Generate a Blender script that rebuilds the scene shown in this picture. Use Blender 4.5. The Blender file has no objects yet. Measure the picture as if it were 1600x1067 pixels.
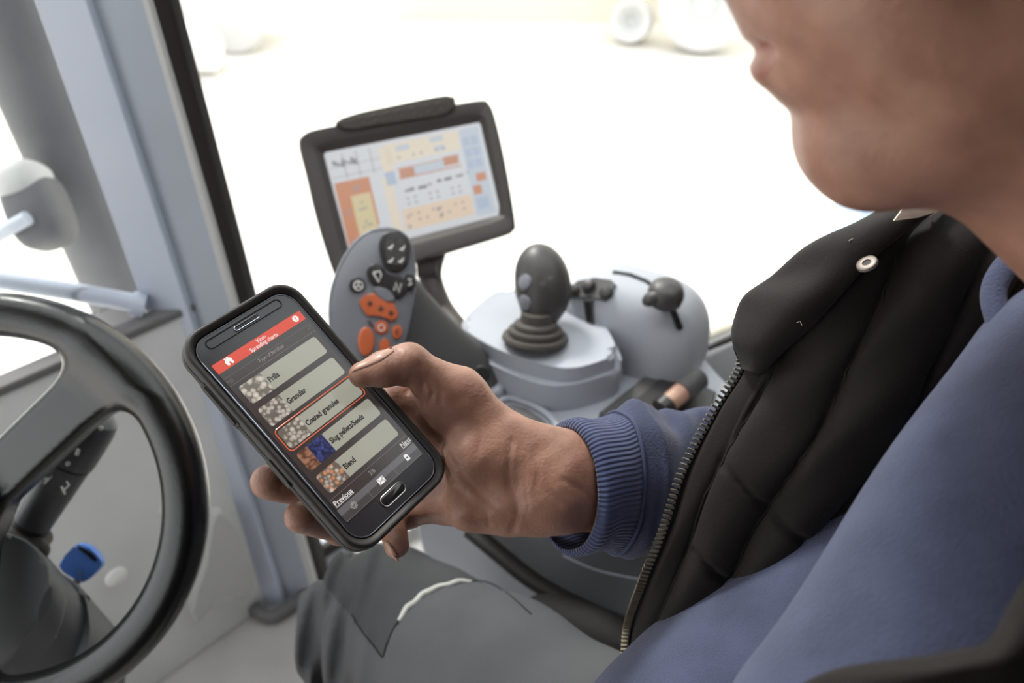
import bpy, bmesh, math, random
import numpy as np
from mathutils import Vector, Matrix
from mathutils.bvhtree import BVHTree
random.seed(7); rng = np.random.RandomState(5)
sc = bpy.context.scene
COL = sc.collection
PI = math.pi

# ---------------------------------------------------------------- camera
FPX = 28/36*1600.0
PITCH = math.radians(36)
CAM = np.array([0., 0., 1.30])
CF = np.array([0., math.cos(PITCH), -math.sin(PITCH)])
CU = np.array([0., math.sin(PITCH), math.cos(PITCH)])
CR = np.array([1., 0., 0.])
cd = bpy.data.cameras.new('camera'); cam = bpy.data.objects.new('camera', cd); COL.objects.link(cam)
cam.location = CAM; cam.rotation_euler = (PI/2-PITCH, 0, 0)
cd.lens = 28; cd.sensor_width = 36; cd.clip_start = 0.02; cd.clip_end = 200
cd.dof.use_dof = True; cd.dof.focus_distance = 0.458; cd.dof.aperture_fstop = 6.3
sc.camera = cam

# ---------------------------------------------------------------- sky and exposure
w = bpy.data.worlds.new('overcast_sky'); sc.world = w; w.use_nodes = True
bg = w.node_tree.nodes['Background']; bg.inputs[0].default_value = (0.97, 0.985, 1.0, 1); bg.inputs[1].default_value = 1.0
sun = bpy.data.lights.new('sun', 'SUN'); sun.energy = 1.6; sun.angle = math.radians(12); sun.color = (1, .97, .92)
so = bpy.data.objects.new('sun', sun); COL.objects.link(so)
so.rotation_euler = Vector((-.35, .55, .75)).to_track_quat('Z', 'Y').to_euler()
sc.view_settings.view_transform = 'Standard'; sc.view_settings.look = 'None'
sc.view_settings.gamma = 1; sc.view_settings.use_curve_mapping = False
sc.view_settings.exposure = 1.25

# ---------------------------------------------------------------- measuring helpers (pixel of the 1600x1067 photograph -> point)
def ray(px, py): return (px-800)/FPX*CR + (533.5-py)/FPX*CU + CF
def P(px, py, d): return CAM + d*ray(px, py)
def Pz(px, py, z):
    r = ray(px, py); return CAM + (z-CAM[2])/r[2]*r
def Ppl(px, py, o, n):
    r = ray(px, py); return CAM + (np.dot(o-CAM, n)/np.dot(r, n))*r
def unit(v): v = np.asarray(v, float); return v/np.linalg.norm(v)
def camv(a, b, c): return unit(a*CR + b*CU + c*CF)

# ---------------------------------------------------------------- materials
def lin(c):
    c = [x/255 for x in c]
    return tuple([(x/12.92 if x <= .04045 else ((x+.055)/1.055)**2.4) for x in c] + [1])
def mat(name, col, rough=.5, metal=0, spec=.5, noise=0, nscale=20, bump=0, bscale=200, emit=0, col2=None, coat=0, sss=0, sheen=0, detail=4, bdist=.001, thr=None):
    m = bpy.data.materials.new(name); m.use_nodes = True
    nt = m.node_tree; b = nt.nodes['Principled BSDF']
    b.inputs['Roughness'].default_value = rough; b.inputs['Metallic'].default_value = metal
    b.inputs['Specular IOR Level'].default_value = spec
    c = lin(col); b.inputs['Base Color'].default_value = c
    tc = nt.nodes.new('ShaderNodeTexCoord')
    if noise or col2:
        n = nt.nodes.new('ShaderNodeTexNoise'); n.inputs['Scale'].default_value = nscale; n.inputs['Detail'].default_value = detail
        nt.links.new(tc.outputs['Object'], n.inputs['Vector'])
        r = nt.nodes.new('ShaderNodeValToRGB')
        lo, hi = thr or (.3, .7)
        r.color_ramp.elements[0].position = lo; r.color_ramp.elements[1].position = hi
        c2 = lin(col2) if col2 else tuple(min(1, x*(1+noise)) for x in c[:3])+(1,)
        c1 = c if col2 else tuple(x*(1-noise) for x in c[:3])+(1,)
        r.color_ramp.elements[0].color = c1; r.color_ramp.elements[1].color = c2
        nt.links.new(n.outputs['Fac'], r.inputs[0]); nt.links.new(r.outputs[0], b.inputs['Base Color'])
    if bump:
        n2 = nt.nodes.new('ShaderNodeTexNoise'); n2.inputs['Scale'].default_value = bscale; n2.inputs['Detail'].default_value = 3
        nt.links.new(tc.outputs['Object'], n2.inputs['Vector'])
        bp = nt.nodes.new('ShaderNodeBump'); bp.inputs['Strength'].default_value = bump; bp.inputs['Distance'].default_value = bdist
        nt.links.new(n2.outputs['Fac'], bp.inputs['Height']); nt.links.new(bp.outputs[0], b.inputs['Normal'])
    if emit:
        b.inputs['Emission Strength'].default_value = emit; b.inputs['Emission Color'].default_value = c
    if coat: b.inputs['Coat Weight'].default_value = coat; b.inputs['Coat Roughness'].default_value = .22
    if sss:
        b.inputs['Subsurface Weight'].default_value = sss; b.inputs['Subsurface Scale'].default_value = .004
        b.inputs['Subsurface Radius'].default_value = (1, .35, .2)
    if sheen: b.inputs['Sheen Weight'].default_value = sheen; b.inputs['Sheen Roughness'].default_value = .5
    return m
def add_wave_bump(m, axis_scale, scale, strength, dist, coord='UV'):
    nt = m.node_tree; b = nt.nodes['Principled BSDF']
    tc = nt.nodes.new('ShaderNodeTexCoord'); wv = nt.nodes.new('ShaderNodeTexWave'); wv.inputs['Scale'].default_value = scale
    wv.inputs['Distortion'].default_value = .3
    mp = nt.nodes.new('ShaderNodeMapping'); mp.inputs['Scale'].default_value = axis_scale
    nt.links.new(tc.outputs[coord], mp.inputs[0]); nt.links.new(mp.outputs[0], wv.inputs[0])
    bp = nt.nodes.new('ShaderNodeBump'); bp.inputs['Strength'].default_value = strength; bp.inputs['Distance'].default_value = dist
    nt.links.new(wv.outputs['Fac'], bp.inputs['Height'])
    old = b.inputs['Normal'].links
    if old: nt.links.new(old[0].from_socket, bp.inputs['Normal'])
    nt.links.new(bp.outputs[0], b.inputs['Normal'])

M = {}
M['skin'] = mat('skin', (140, 99, 82), .44, spec=.5, col2=(164, 122, 103), nscale=60, bump=.5, bscale=520, sss=.10, bdist=.0006)
M['nail'] = mat('fingernail', (176, 136, 118), .38)
M['lip'] = mat('lip', (148, 100, 86), .45)
M['knit'] = mat('blue_sweatshirt_knit', (64, 68, 89), .9, spec=.1, noise=.22, nscale=26, bump=.7, bscale=700, sheen=.12, bdist=.001)
M['rib'] = mat('blue_ribbed_cuff', (64, 70, 98), .9, spec=.1, noise=.07, nscale=30, bump=.25, bscale=900, sheen=.2, bdist=.0006)
M['vest'] = mat('black_quilted_cloth', (21, 15, 13), .72, spec=.22, noise=.25, nscale=8, bump=.4, bscale=800, sheen=.05, bdist=.0005)
M['vest_edge'] = mat('vest_tape', (27, 24, 22), .8, spec=.2, bump=.4, bscale=900, bdist=.0005)
M['zip'] = mat('zipper_metal', (150, 140, 122), .35, metal=.9)
M['steel'] = mat('steel', (200, 195, 190), .35, metal=.9)
M['capwhite'] = mat('white_bolt_cap', (250, 249, 245), .35)
M['snap'] = mat('snap_metal', (120, 110, 102), .45, metal=.4)
M['cream'] = mat('cream_label', (225, 215, 200), .8, noise=.08, nscale=300)
M['trouser'] = mat('charcoal_trouser_cloth', (88, 88, 90), .85, spec=.2, noise=.10, nscale=14, bump=.3, bscale=1100, bdist=.0005)
M['trouser_panel'] = mat('charcoal_knee_cloth', (70, 70, 71), .85, spec=.2, noise=.10, nscale=14, bump=.3, bscale=1100, bdist=.0005)
M['reflective'] = mat('reflective_piping', (205, 203, 195), .4)
M['case'] = mat('black_rubber_case', (42, 38, 36), .55, spec=.5, bump=.15, bscale=1500, bdist=.0003)
M['phone_black'] = mat('phone_black_glass', (34, 33, 35), .16, spec=.6)
M['phone_top'] = mat('phone_grey_bezel', (52, 52, 56), .3, spec=.5, noise=.25, nscale=2500)
M['chrome'] = mat('chrome_trim', (190, 198, 215), .22, metal=1)
M['trim_dark'] = mat('dark_chrome_trim', (120, 122, 130), .3, metal=1)
M['dark'] = mat('dark_recess', (14, 13, 13), .6)
M['column'] = mat('column_dark_grey_plastic', (84, 85, 88), .42, bump=.2, bscale=900, bdist=.0004)
M['blackplastic'] = mat('black_plastic', (48, 46, 46), .45, bump=.2, bscale=900, bdist=.0004)
M['monitor'] = mat('monitor_charcoal_plastic', (62, 56, 53), .5, bump=.15, bscale=900, bdist=.0003)
M['grip'] = mat('monitor_grip_rubber', (62, 55, 50), .75, bump=.5, bscale=400)
M['wheel'] = mat('black_grained_wheel_cover', (9, 9, 10), .27, spec=.55, bump=.4, bscale=700, bdist=.0006, coat=.3)
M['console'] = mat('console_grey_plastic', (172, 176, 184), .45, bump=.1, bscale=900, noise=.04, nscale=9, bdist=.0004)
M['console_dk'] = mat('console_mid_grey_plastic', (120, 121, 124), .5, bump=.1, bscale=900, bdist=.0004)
M['tray'] = mat('tray_dark_grey', (78, 76, 76), .6)
M['panel'] = mat('handle_blue_grey_plastic', (124, 126, 133), .42, bump=.12, bscale=900, bdist=.0004)
M['stick'] = mat('joystick_dark_grey', (66, 63, 62), .42)
M['boot'] = mat('joystick_rubber_boot', (76, 70, 65), .7)
M['blk'] = mat('button_black', (40, 37, 37), .4)
M['orange'] = mat('button_orange', (200, 100, 58), .38)
M['white'] = mat('white_print', (232, 230, 226), .5)
M['dkprint'] = mat('dark_print', (70, 52, 46), .5)
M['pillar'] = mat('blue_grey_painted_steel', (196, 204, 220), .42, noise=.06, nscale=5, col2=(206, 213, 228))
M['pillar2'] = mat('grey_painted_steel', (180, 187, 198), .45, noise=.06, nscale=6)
M['seal'] = mat('black_rubber_seal', (38, 33, 31), .6)
M['exhaust'] = mat('dusty_exhaust_steel', (100, 100, 103), .6, noise=.1, nscale=10)
M['bulk'] = mat('dusty_grey_bulkhead', (232, 232, 232), .7, noise=.06, nscale=6)
M['floor'] = mat('grey_floor_mat', (196, 193, 190), .75, noise=.08, nscale=7)
M['groove'] = mat('dark_floor_trim', (112, 110, 110), .7)
M['key'] = mat('blue_key_plastic', (84, 132, 218), .4)
M['concrete'] = mat('pale_concrete_yard', (226, 222, 214), .9, noise=.05, nscale=.6)
M['shed'] = mat('cream_shed_wall', (222, 216, 200), .9)
M['palegrey'] = mat('pale_grey_paint', (200, 200, 198), .7); M['palepaint'] = mat('white_trailer_paint', (236, 234, 228), .7)
M['tyre'] = mat('overexposed_tyre', (208, 206, 204), .9)  # near-white base colour stands for overexposure out in the yard
M['paleblue'] = mat('pale_blue_plastic', (176, 196, 222), .6)
M['wood'] = mat('copper_brown_handle', (166, 128, 108), .4, col2=(190, 150, 128), nscale=60)
M['roof'] = mat('cab_roof_lining', (120, 118, 116), .9)
M['rear'] = mat('cab_dark_lining', (36, 34, 33), .9)
M['seat'] = mat('black_seat_cloth', (34, 31, 30), .85, bump=.4, bscale=500)
M['hair'] = mat('brown_hair', (62, 44, 34), .7, bump=.8, bscale=300)
M['eye'] = mat('eye_white', (225, 220, 215), .2)
M['iris'] = mat('iris', (70, 60, 50), .2)
gm = bpy.data.materials.new('window_glass'); gm.use_nodes = True; nt = gm.node_tree
for n in list(nt.nodes): nt.nodes.remove(n)
o_ = nt.nodes.new('ShaderNodeOutputMaterial'); mx = nt.nodes.new('ShaderNodeMixShader'); tr = nt.nodes.new('ShaderNodeBsdfTransparent')
gl = nt.nodes.new('ShaderNodeBsdfGlossy'); gl.inputs['Roughness'].default_value = .02; fr = nt.nodes.new('ShaderNodeFresnel'); fr.inputs[0].default_value = 1.2
tr.inputs[0].default_value = (.97, .98, .975, 1)
nt.links.new(fr.outputs[0], mx.inputs[0]); nt.links.new(tr.outputs[0], mx.inputs[1]); nt.links.new(gl.outputs[0], mx.inputs[2]); nt.links.new(mx.outputs[0], o_.inputs[0])
M['glass'] = gm

# ---------------------------------------------------------------- object helpers
def tag(o, label=None, cat=None, group=None, kind=None):
    if label: o['label'] = label
    if cat: o['category'] = cat
    if group: o['group'] = group
    if kind: o['kind'] = kind
    return o
def link(o, parent=None):
    COL.objects.link(o)
    if parent is not None:
        o.parent = parent
        if parent.type == 'EMPTY' and not parent.get('_local'):
            o.matrix_parent_inverse = Matrix.Translation(-Vector(parent.location))
    return o
def thing(name, label, cat, loc, group=None, rot=None, local=False):
    o = bpy.data.objects.new(name, None); COL.objects.link(o); o.location = Vector(loc); o.empty_display_size = .03
    if rot is not None: o.rotation_mode = 'QUATERNION'; o.rotation_quaternion = Matrix(rot.tolist()).to_quaternion()
    if local: o['_local'] = True
    return tag(o, label, cat, group)
def mesh(name, V, Fc, m, parent=None, smooth=True, kind=None, label=None, mats=None, midx=None, autos=None):
    me = bpy.data.meshes.new(name); me.from_pydata([tuple(map(float, v)) for v in V], [], [tuple(map(int, f)) for f in Fc]); me.validate()
    me.materials.append(m)
    for x in (mats or []): me.materials.append(x)
    if smooth: me.polygons.foreach_set('use_smooth', [True]*len(me.polygons))
    if midx is not None: me.polygons.foreach_set('material_index', list(midx))
    me.update()
    o = bpy.data.objects.new(name, me); link(o, parent)
    if kind: o['kind'] = kind
    if label: o['label'] = label
    if autos is not None and smooth:
        me.set_sharp_from_angle(angle=math.radians(autos))
    return o
def frombm(name, bm, m, parent=None, smooth=True, autos=35, **k):
    me = bpy.data.meshes.new(name); bmesh.ops.recalc_face_normals(bm, faces=bm.faces[:]); bm.to_mesh(me); bm.free(); me.materials.append(m)
    if smooth:
        me.polygons.foreach_set('use_smooth', [True]*len(me.polygons))
        if autos: me.set_sharp_from_angle(angle=math.radians(autos))
    o = bpy.data.objects.new(name, me); link(o, parent)
    if k.get('kind'): o['kind'] = k['kind']
    if k.get('label'): o['label'] = k['label']
    return o
def crom(pts, n=8, closed=False):
    p = [np.asarray(q, float) for q in pts]; out = []; N = len(p)
    rngi = range(N) if closed else range(N-1)
    for i in rngi:
        if closed: a, b, c, d = p[(i-1) % N], p[i], p[(i+1) % N], p[(i+2) % N]
        else: a, b, c, d = p[max(i-1, 0)], p[i], p[i+1], p[min(i+2, N-1)]
        for j in range(n):
            t = j/n
            out.append(.5*((2*b)+(-a+c)*t+(2*a-5*b+4*c-d)*t*t+(-a+3*b-3*c+d)*t**3))
    if not closed: out.append(p[-1])
    return np.array(out)
def tube(name, pts, r, m, parent=None, n=12, closed=False, smooth_n=0, caps=True, flat=1.0, upv=None, **k):
    pts = crom(pts, smooth_n, closed) if smooth_n else np.array(pts, float)
    N = len(pts)
    rr = np.full(N, r, float) if np.isscalar(r) else np.interp(np.linspace(0, 1, N), np.linspace(0, 1, len(r)), r)
    T = np.array([unit((pts[(i+1) % N] if (closed or i < N-1) else pts[i])-(pts[i-1] if (closed or i > 0) else pts[i])) for i in range(N)])
    V = []; Fc = []
    ref = np.array(upv if upv is not None else (0.13, .2, 1.0)); ref = ref-T[0]*np.dot(ref, T[0])
    if np.linalg.norm(ref) < 1e-3: ref = np.cross(T[0], (1, 0, 0))
    u = unit(ref)
    for i in range(N):
        u = unit(u-T[i]*np.dot(u, T[i])); v = np.cross(T[i], u)
        for j in range(n):
            a = 2*PI*j/n; V.append(pts[i]+rr[i]*(math.cos(a)*u*flat+math.sin(a)*v))
    for i in range(N if closed else N-1):
        for j in range(n):
            a = i*n+j; b = i*n+(j+1) % n; c = ((i+1) % N)*n+(j+1) % n; d = ((i+1) % N)*n+j
            Fc.append((a, b, c, d))
    if caps and not closed: Fc.append(tuple(range(n))[::-1]); Fc.append(tuple((N-1)*n+j for j in range(n)))
    return mesh(name, V, Fc, m, parent, autos=50, **k)
def loft(name, rings, m, parent=None, cap0=True, cap1=True, solid=0, **k):
    n = len(rings[0]); V = [q for r in rings for q in r]; Fc = []
    for i in range(len(rings)-1):
        for j in range(n):
            Fc.append((i*n+j, i*n+(j+1) % n, (i+1)*n+(j+1) % n, (i+1)*n+j))
    if cap0: Fc.append(tuple(range(n))[::-1])
    if cap1: Fc.append(tuple((len(rings)-1)*n+j for j in range(n)))
    o = mesh(name, V, Fc, m, parent, **k)
    if solid:
        md = o.modifiers.new('thickness', 'SOLIDIFY'); md.thickness = solid; md.offset = -1
    return o
def lathe(name, prof, o, axis, m, parent=None, n=32, sx=1, **k):
    axis = unit(axis); u = unit(np.cross(axis, (0.3, .1, 1) if abs(axis[2]) < .9 else (1, 0, 0))); v = np.cross(axis, u)
    rings = [[np.asarray(o)+axis*h+r*(math.cos(2*PI*j/n)*u*sx+math.sin(2*PI*j/n)*v) for j in range(n)] for r, h in prof]
    return loft(name, rings, m, parent, autos=k.pop('autos', 40), **k)
def prism(name, pts, ext, m, parent=None, bevel=0, seg=3, **k):
    """closed outline pts (3D, planar) extruded by vector ext, edges bevelled"""
    bm = bmesh.new(); a = [bm.verts.new(tuple(map(float, p))) for p in pts]; b = [bm.verts.new(tuple(map(float, np.asarray(p)+ext))) for p in pts]
    n = len(a); bm.faces.new(a); bm.faces.new(b[::-1])
    for i in range(n): bm.faces.new((a[i], a[(i+1) % n], b[(i+1) % n], b[i]))
    if bevel:
        es = [e for e in bm.edges if (e.verts[0] in a) == (e.verts[1] in a)]
        bmesh.ops.bevel(bm, geom=es, offset=bevel, segments=seg, affect='EDGES', profile=.6, clamp_overlap=True)
    return frombm(name, bm, m, parent, **k)
def box(name, c, half, ax, m, parent=None, bevel=0, seg=3, **k):
    ax = [unit(a) for a in ax]; bm = bmesh.new()
    bmesh.ops.create_cube(bm, size=2)
    for v in bm.verts:
        q = np.asarray(c)+sum(ax[i]*half[i]*v.co[i] for i in range(3)); v.co = tuple(q)
    if bevel: bmesh.ops.bevel(bm, geom=bm.edges[:], offset=bevel, segments=seg, affect='EDGES', profile=.6, clamp_overlap=True)
    return frombm(name, bm, m, parent, **k)
def text(name, s, size, loc, m, parent, ax, ay, bold=0, align='LEFT', sx=1, depth=.00002, label=None):
    cu = bpy.data.curves.new(name, 'FONT'); cu.body = s; cu.size = size; cu.align_x = align; cu.offset = bold; cu.resolution_u = 3
    cu.extrude = depth
    ob = bpy.data.objects.new('tmp', cu); COL.objects.link(ob)
    dg = bpy.context.evaluated_depsgraph_get(); me = bpy.data.meshes.new_from_object(ob.evaluated_get(dg))
    bpy.data.objects.remove(ob)
    ax = unit(ax); ay = unit(ay); az = np.cross(ax, ay)
    co = np.empty(len(me.vertices)*3); me.vertices.foreach_get('co', co); co = co.reshape(-1, 3)
    co = np.asarray(loc)+co[:, :1]*sx*ax+co[:, 1:2]*ay+co[:, 2:]*az
    me.vertices.foreach_set('co', co.ravel()); me.materials.clear(); me.materials.append(m); me.update()
    o = bpy.data.objects.new(name, me); link(o, parent)
    if label: o['label'] = label
    return o

# ---------------------------------------------------------------- implicit surfaces
def capsule(p, a, b, ra, rb=None):
    rb = ra if rb is None else rb
    a = np.asarray(a, np.float32); b = np.asarray(b, np.float32); ab = b-a; t = np.clip(((p-a)@ab)/np.dot(ab, ab), 0, 1)
    q = p-a-t[:, None]*ab
    return np.sqrt((q*q).sum(1))-(ra+(rb-ra)*t)
def ellip(p, c, axes, r):
    q = (p-np.asarray(c, np.float32))@np.array(axes, np.float32).T; r = np.array(r, np.float32)
    k0 = np.sqrt(((q/r)**2).sum(1)); k1 = np.sqrt(((q/(r*r))**2).sum(1))+1e-9
    return k0*(k0-1)/k1
def smin(a, b, k):
    h = np.clip(.5+.5*(b-a)/k, 0, 1); return b*(1-h)+a*h-k*h*(1-h)
def smax(a, b, k): return -smin(-a, -b, k)
def dline(p, pts):
    d = None
    for a, b in zip(pts[:-1], pts[1:]):
        q = capsule(p, a, b, 0); d = q if d is None else np.minimum(d, q)
    return d
def vnoise(p, scale, seed=0):
    r = np.random.RandomState(seed); s = 0
    for i in range(5):
        k = r.normal(size=3); k = k/np.linalg.norm(k)*scale*(1+.35*i); s = s+np.sin(p@k.astype(np.float32)+r.rand()*6.28)/(1+.35*i)
    return s/3
def surf(f, lo, hi, h, B=8, slack=1.25):
    """blocked surface nets"""
    lo = np.asarray(lo, float); hi = np.asarray(hi, float)
    nb = np.ceil((hi-lo)/(h*B)).astype(int); n = nb*B+1
    val = np.ones(n, np.float32)*1.0
    bi = np.stack(np.meshgrid(*[np.arange(k) for k in nb], indexing='ij'), -1).reshape(-1, 3)
    cen = (lo+(bi+.5)*B*h).astype(np.float32)
    fc = f(cen); act = np.abs(fc) < B*h*.5*1.7321*slack+.002
    for b, v in zip(bi[~act], fc[~act]):
        if v < 0: val[b[0]*B:(b[0]+1)*B+1, b[1]*B:(b[1]+1)*B+1, b[2]*B:(b[2]+1)*B+1] = -1
    loc = np.stack(np.meshgrid(*[np.arange(B+1)]*3, indexing='ij'), -1).reshape(-1, 3)
    ba = bi[act]
    for s in range(0, len(ba), 400):
        bb = ba[s:s+400]; idx = (bb[:, None, :]*B+loc[None]).reshape(-1, 3)
        v = f((lo+idx*h).astype(np.float32)); val[idx[:, 0], idx[:, 1], idx[:, 2]] = v
    ins = val < 0
    c = np.zeros(n-1, np.int8)
    offs = [(i, j, k) for i in (0, 1) for j in (0, 1) for k in (0, 1)]
    for i, j, k in offs: c += ins[i:n[0]-1+i, j:n[1]-1+j, k:n[2]-1+k]
    cells = np.argwhere((c > 0) & (c < 8))
    cv = np.stack([val[cells[:, 0]+i, cells[:, 1]+j, cells[:, 2]+k] for i, j, k in offs], 1)
    acc = np.zeros((len(cells), 3)); cnt = np.zeros(len(cells)); O = np.array(offs)
    for a in range(8):
        for b in range(a+1, 8):
            if np.abs(O[a]-O[b]).sum() != 1: continue
            m_ = (cv[:, a] < 0) != (cv[:, b] < 0)
            t = np.where(m_, cv[:, a]/(cv[:, a]-cv[:, b]+1e-20), 0)
            acc += m_[:, None]*(O[a]+t[:, None]*(O[b]-O[a])); cnt += m_
    V = lo+(cells+acc/cnt[:, None])*h
    ci = -np.ones(n-1, np.int64); ci[cells[:, 0], cells[:, 1], cells[:, 2]] = np.arange(len(cells))
    Fs = []
    for ax in range(3):
        sl0 = [slice(None)]*3; sl1 = [slice(None)]*3; sl0[ax] = slice(0, -1); sl1[ax] = slice(1, None)
        e = np.argwhere(ins[tuple(sl0)] != ins[tuple(sl1)])
        o1, o2 = (ax+1) % 3, (ax+2) % 3
        ok = (e[:, o1] > 0) & (e[:, o2] > 0) & (e[:, o1] < n[o1]-1) & (e[:, o2] < n[o2]-1); e = e[ok]
        def cc(a, b):
            q = e.copy(); q[:, o1] -= a; q[:, o2] -= b; return ci[q[:, 0], q[:, 1], q[:, 2]]
        q = np.stack([cc(1, 1), cc(0, 1), cc(0, 0), cc(1, 0)], 1)
        s = ins[e[:, 0], e[:, 1], e[:, 2]]; q[~s] = q[~s][:, ::-1]
        Fs.append(q[(q >= 0).all(1)])
    return V, np.concatenate(Fs)
def fastmesh(name, V, Q, m, parent=None, mats=None, midx=None, kind=None, label=None):
    me = bpy.data.meshes.new(name); me.vertices.add(len(V)); me.vertices.foreach_set('co', np.asarray(V, np.float32).ravel())
    me.loops.add(len(Q)*4); me.loops.foreach_set('vertex_index', np.asarray(Q, np.int32).ravel()); me.polygons.add(len(Q))
    me.polygons.foreach_set('loop_start', np.arange(0, len(Q)*4, 4, dtype=np.int32)); me.polygons.foreach_set('loop_total', np.full(len(Q), 4, np.int32))
    me.materials.append(m)
    for x in (mats or []): me.materials.append(x)
    if midx is not None: me.polygons.foreach_set('material_index', np.asarray(midx, np.int32))
    me.update(calc_edges=True); me.validate(); me.polygons.foreach_set('use_smooth', [True]*len(me.polygons))
    o = bpy.data.objects.new(name, me); link(o, parent)
    if kind: o['kind'] = kind
    if label: o['label'] = label
    return o
def bbox(pts, pad):
    pts = np.array(pts); return pts.min(0)-pad, pts.max(0)+pad
def grid_patch(rows, nu=10, nv=10):
    """rows: list of rows of (px,py,d); Catmull-Rom surface -> array [R,C,3]"""
    A = np.array([[P(*c) for c in r] for r in rows])
    A = np.array([crom(r, nu) for r in A]); A = np.array([crom(A[:, j], nv) for j in range(A.shape[1])]).transpose(1, 0, 2)
    return A
def gnormals(A):
    du = np.gradient(A, axis=1); dv = np.gradient(A, axis=0); n = np.cross(du, dv); n /= np.linalg.norm(n, axis=2, keepdims=True)+1e-12
    s = np.sign((n*(CAM-A)).sum(2)); return n*(1 if np.median(s) > 0 else -1)
def patch_obj(name, A, m, parent, thick=.003, **k):
    R, C = A.shape[:2]; Fc = [(i*C+j, i*C+j+1, (i+1)*C+j+1, (i+1)*C+j) for i in range(R-1) for j in range(C-1)]
    N = gnormals(A); B = A-N*thick; V = np.concatenate([A.reshape(-1, 3), B.reshape(-1, 3)]); o = R*C
    Fc += [tuple(o+q for q in f[::-1]) for f in Fc[:]]
    for i in range(R-1):
        Fc.append((i*C, (i+1)*C, o+(i+1)*C, o+i*C)); Fc.append(((i+1)*C+C-1, i*C+C-1, o+i*C+C-1, o+(i+1)*C+C-1))
    for j in range(C-1):
        Fc.append((j+1, j, o+j, o+j+1)); Fc.append(((R-1)*C+j, (R-1)*C+j+1, o+(R-1)*C+j+1, o+(R-1)*C+j))
    ob = mesh(name, V, Fc, m, parent, **k)
    uv = ob.data.uv_layers.new(name='UVMap'); L = np.empty(len(ob.data.loops), np.int32); ob.data.loops.foreach_get('vertex_index', L)
    L = L % o; uv.data.foreach_set('uv', np.stack([(L % C)/C, (L//C)/R], 1).ravel())
    return ob

# ================================================================ SETTING
def struct(o): o['kind'] = 'structure'; return o
Z3 = np.array([0, 0, 1.]); X3 = np.array([1., 0, 0]); Y3 = np.array([0, 1., 0])
GZ = -1.15
ground = struct(box('ground', (0, 15, GZ-.05), (40, 40, .05), (X3, Y3, Z3), M['concrete'], smooth=False))
# cab floor
A0 = np.array([-.45, .95, 0.]); A1 = np.array([-1.15, .21, 0.])
floor_pts = [(-.47, .97, -.03), (-1.15, .25, -.03), (-1.15, -.65, -.03), (1.0, -.65, -.03), (1.0, 1.22, -.03), (.3, 1.22, -.03), (-.15, 1.16, -.03)]
floor = struct(prism('floor', [np.array(p) for p in floor_pts], np.array([0, 0, .03]), M['floor'], bevel=.002))
# front bulkhead below the windscreen
fd = unit(A1-A0); fn = np.array([-fd[1], fd[0], 0]); fn = fn if fn[0] < 0 else -fn      # outward
bulk = struct(prism('wall_front', [A0, A1, A1+Z3*.67, A0+fd*.02+Z3*.67], fn*.04, M['bulk'], bevel=.008))
struct(prism('trim_1', [A0+Z3*.667-fn*.004, A1+Z3*.667-fn*.004, A1+Z3*.68-fn*.004, A0+Z3*.68-fn*.004], fn*.03, M['groove'], bevel=.004))
# floor trim along the foot of the bulkhead
struct(tube('trim_2', [Pz(352, 925, .012), Pz(340, 955, .012), Pz(265, 1015, .012), Pz(150, 1100, .012)], .010, M['groove'], smooth_n=4))
struct(tube('trim_3', [Pz(376, 930, .02), Pz(400, 952, .02), Pz(428, 962, .02), Pz(470, 935, .02), Pz(520, 905, .02)], .012, M['groove'], smooth_n=4))
# windscreen glass
struct(prism('window_1', [A0+fn*.055+Z3*.69, A1+fn*.055+Z3*.69, A1+fn*.055+Z3*1.72, A0+fn*.055+Z3*1.72], fn*.004, M['glass'], smooth=False))
# right side door glass, bowed outwards
gx = crom([(-.41, .985, 0), (-.22, 1.14, 0), (.1, 1.25, 0), (.5, 1.29, 0), (1.0, 1.28, 0)], 6)
V = [p+Z3*z for z in (.06, 1.72) for p in gx]; n = len(gx)
win2 = struct(mesh('window_2', V+[v+Y3*.004 for v in V], [(i, i+1, n+i+1, n+i) for i in range(n-1)]+[(2*n+i, 3*n+i, 3*n+i+1, 2*n+i+1) for i in range(n-1)], M['glass']))
struct(tube('trim_4', [p+Z3*.05 for p in gx], .014, M['seal'], n=8))
struct(tube('trim_5', [p+Z3*.02+Y3*.02 for p in gx], .03, M['pillar2'], n=8))
# sill beside the console (right of it) with its seal
struct(tube('trim_6', [P(1060, 562, 1.10), P(1100, 548, 1.09), P(1165, 520, 1.07), P(1300, 470, 1.04)], .006, M['seal'], smooth_n=5))
sl = [P(1060, 575, 1.09), P(1165, 530, 1.06), P(1300, 480, 1.03), P(1300, 640, 1.03), P(1165, 690, 1.06), P(1060, 700, 1.09)]
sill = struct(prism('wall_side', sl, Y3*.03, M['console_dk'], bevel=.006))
struct(tube('trim_7', [P(1050, 548, 1.16), P(1100, 530, 1.15), P(1165, 505, 1.13), P(1300, 455, 1.1)], .012, M['shed'], smooth_n=5))
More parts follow.
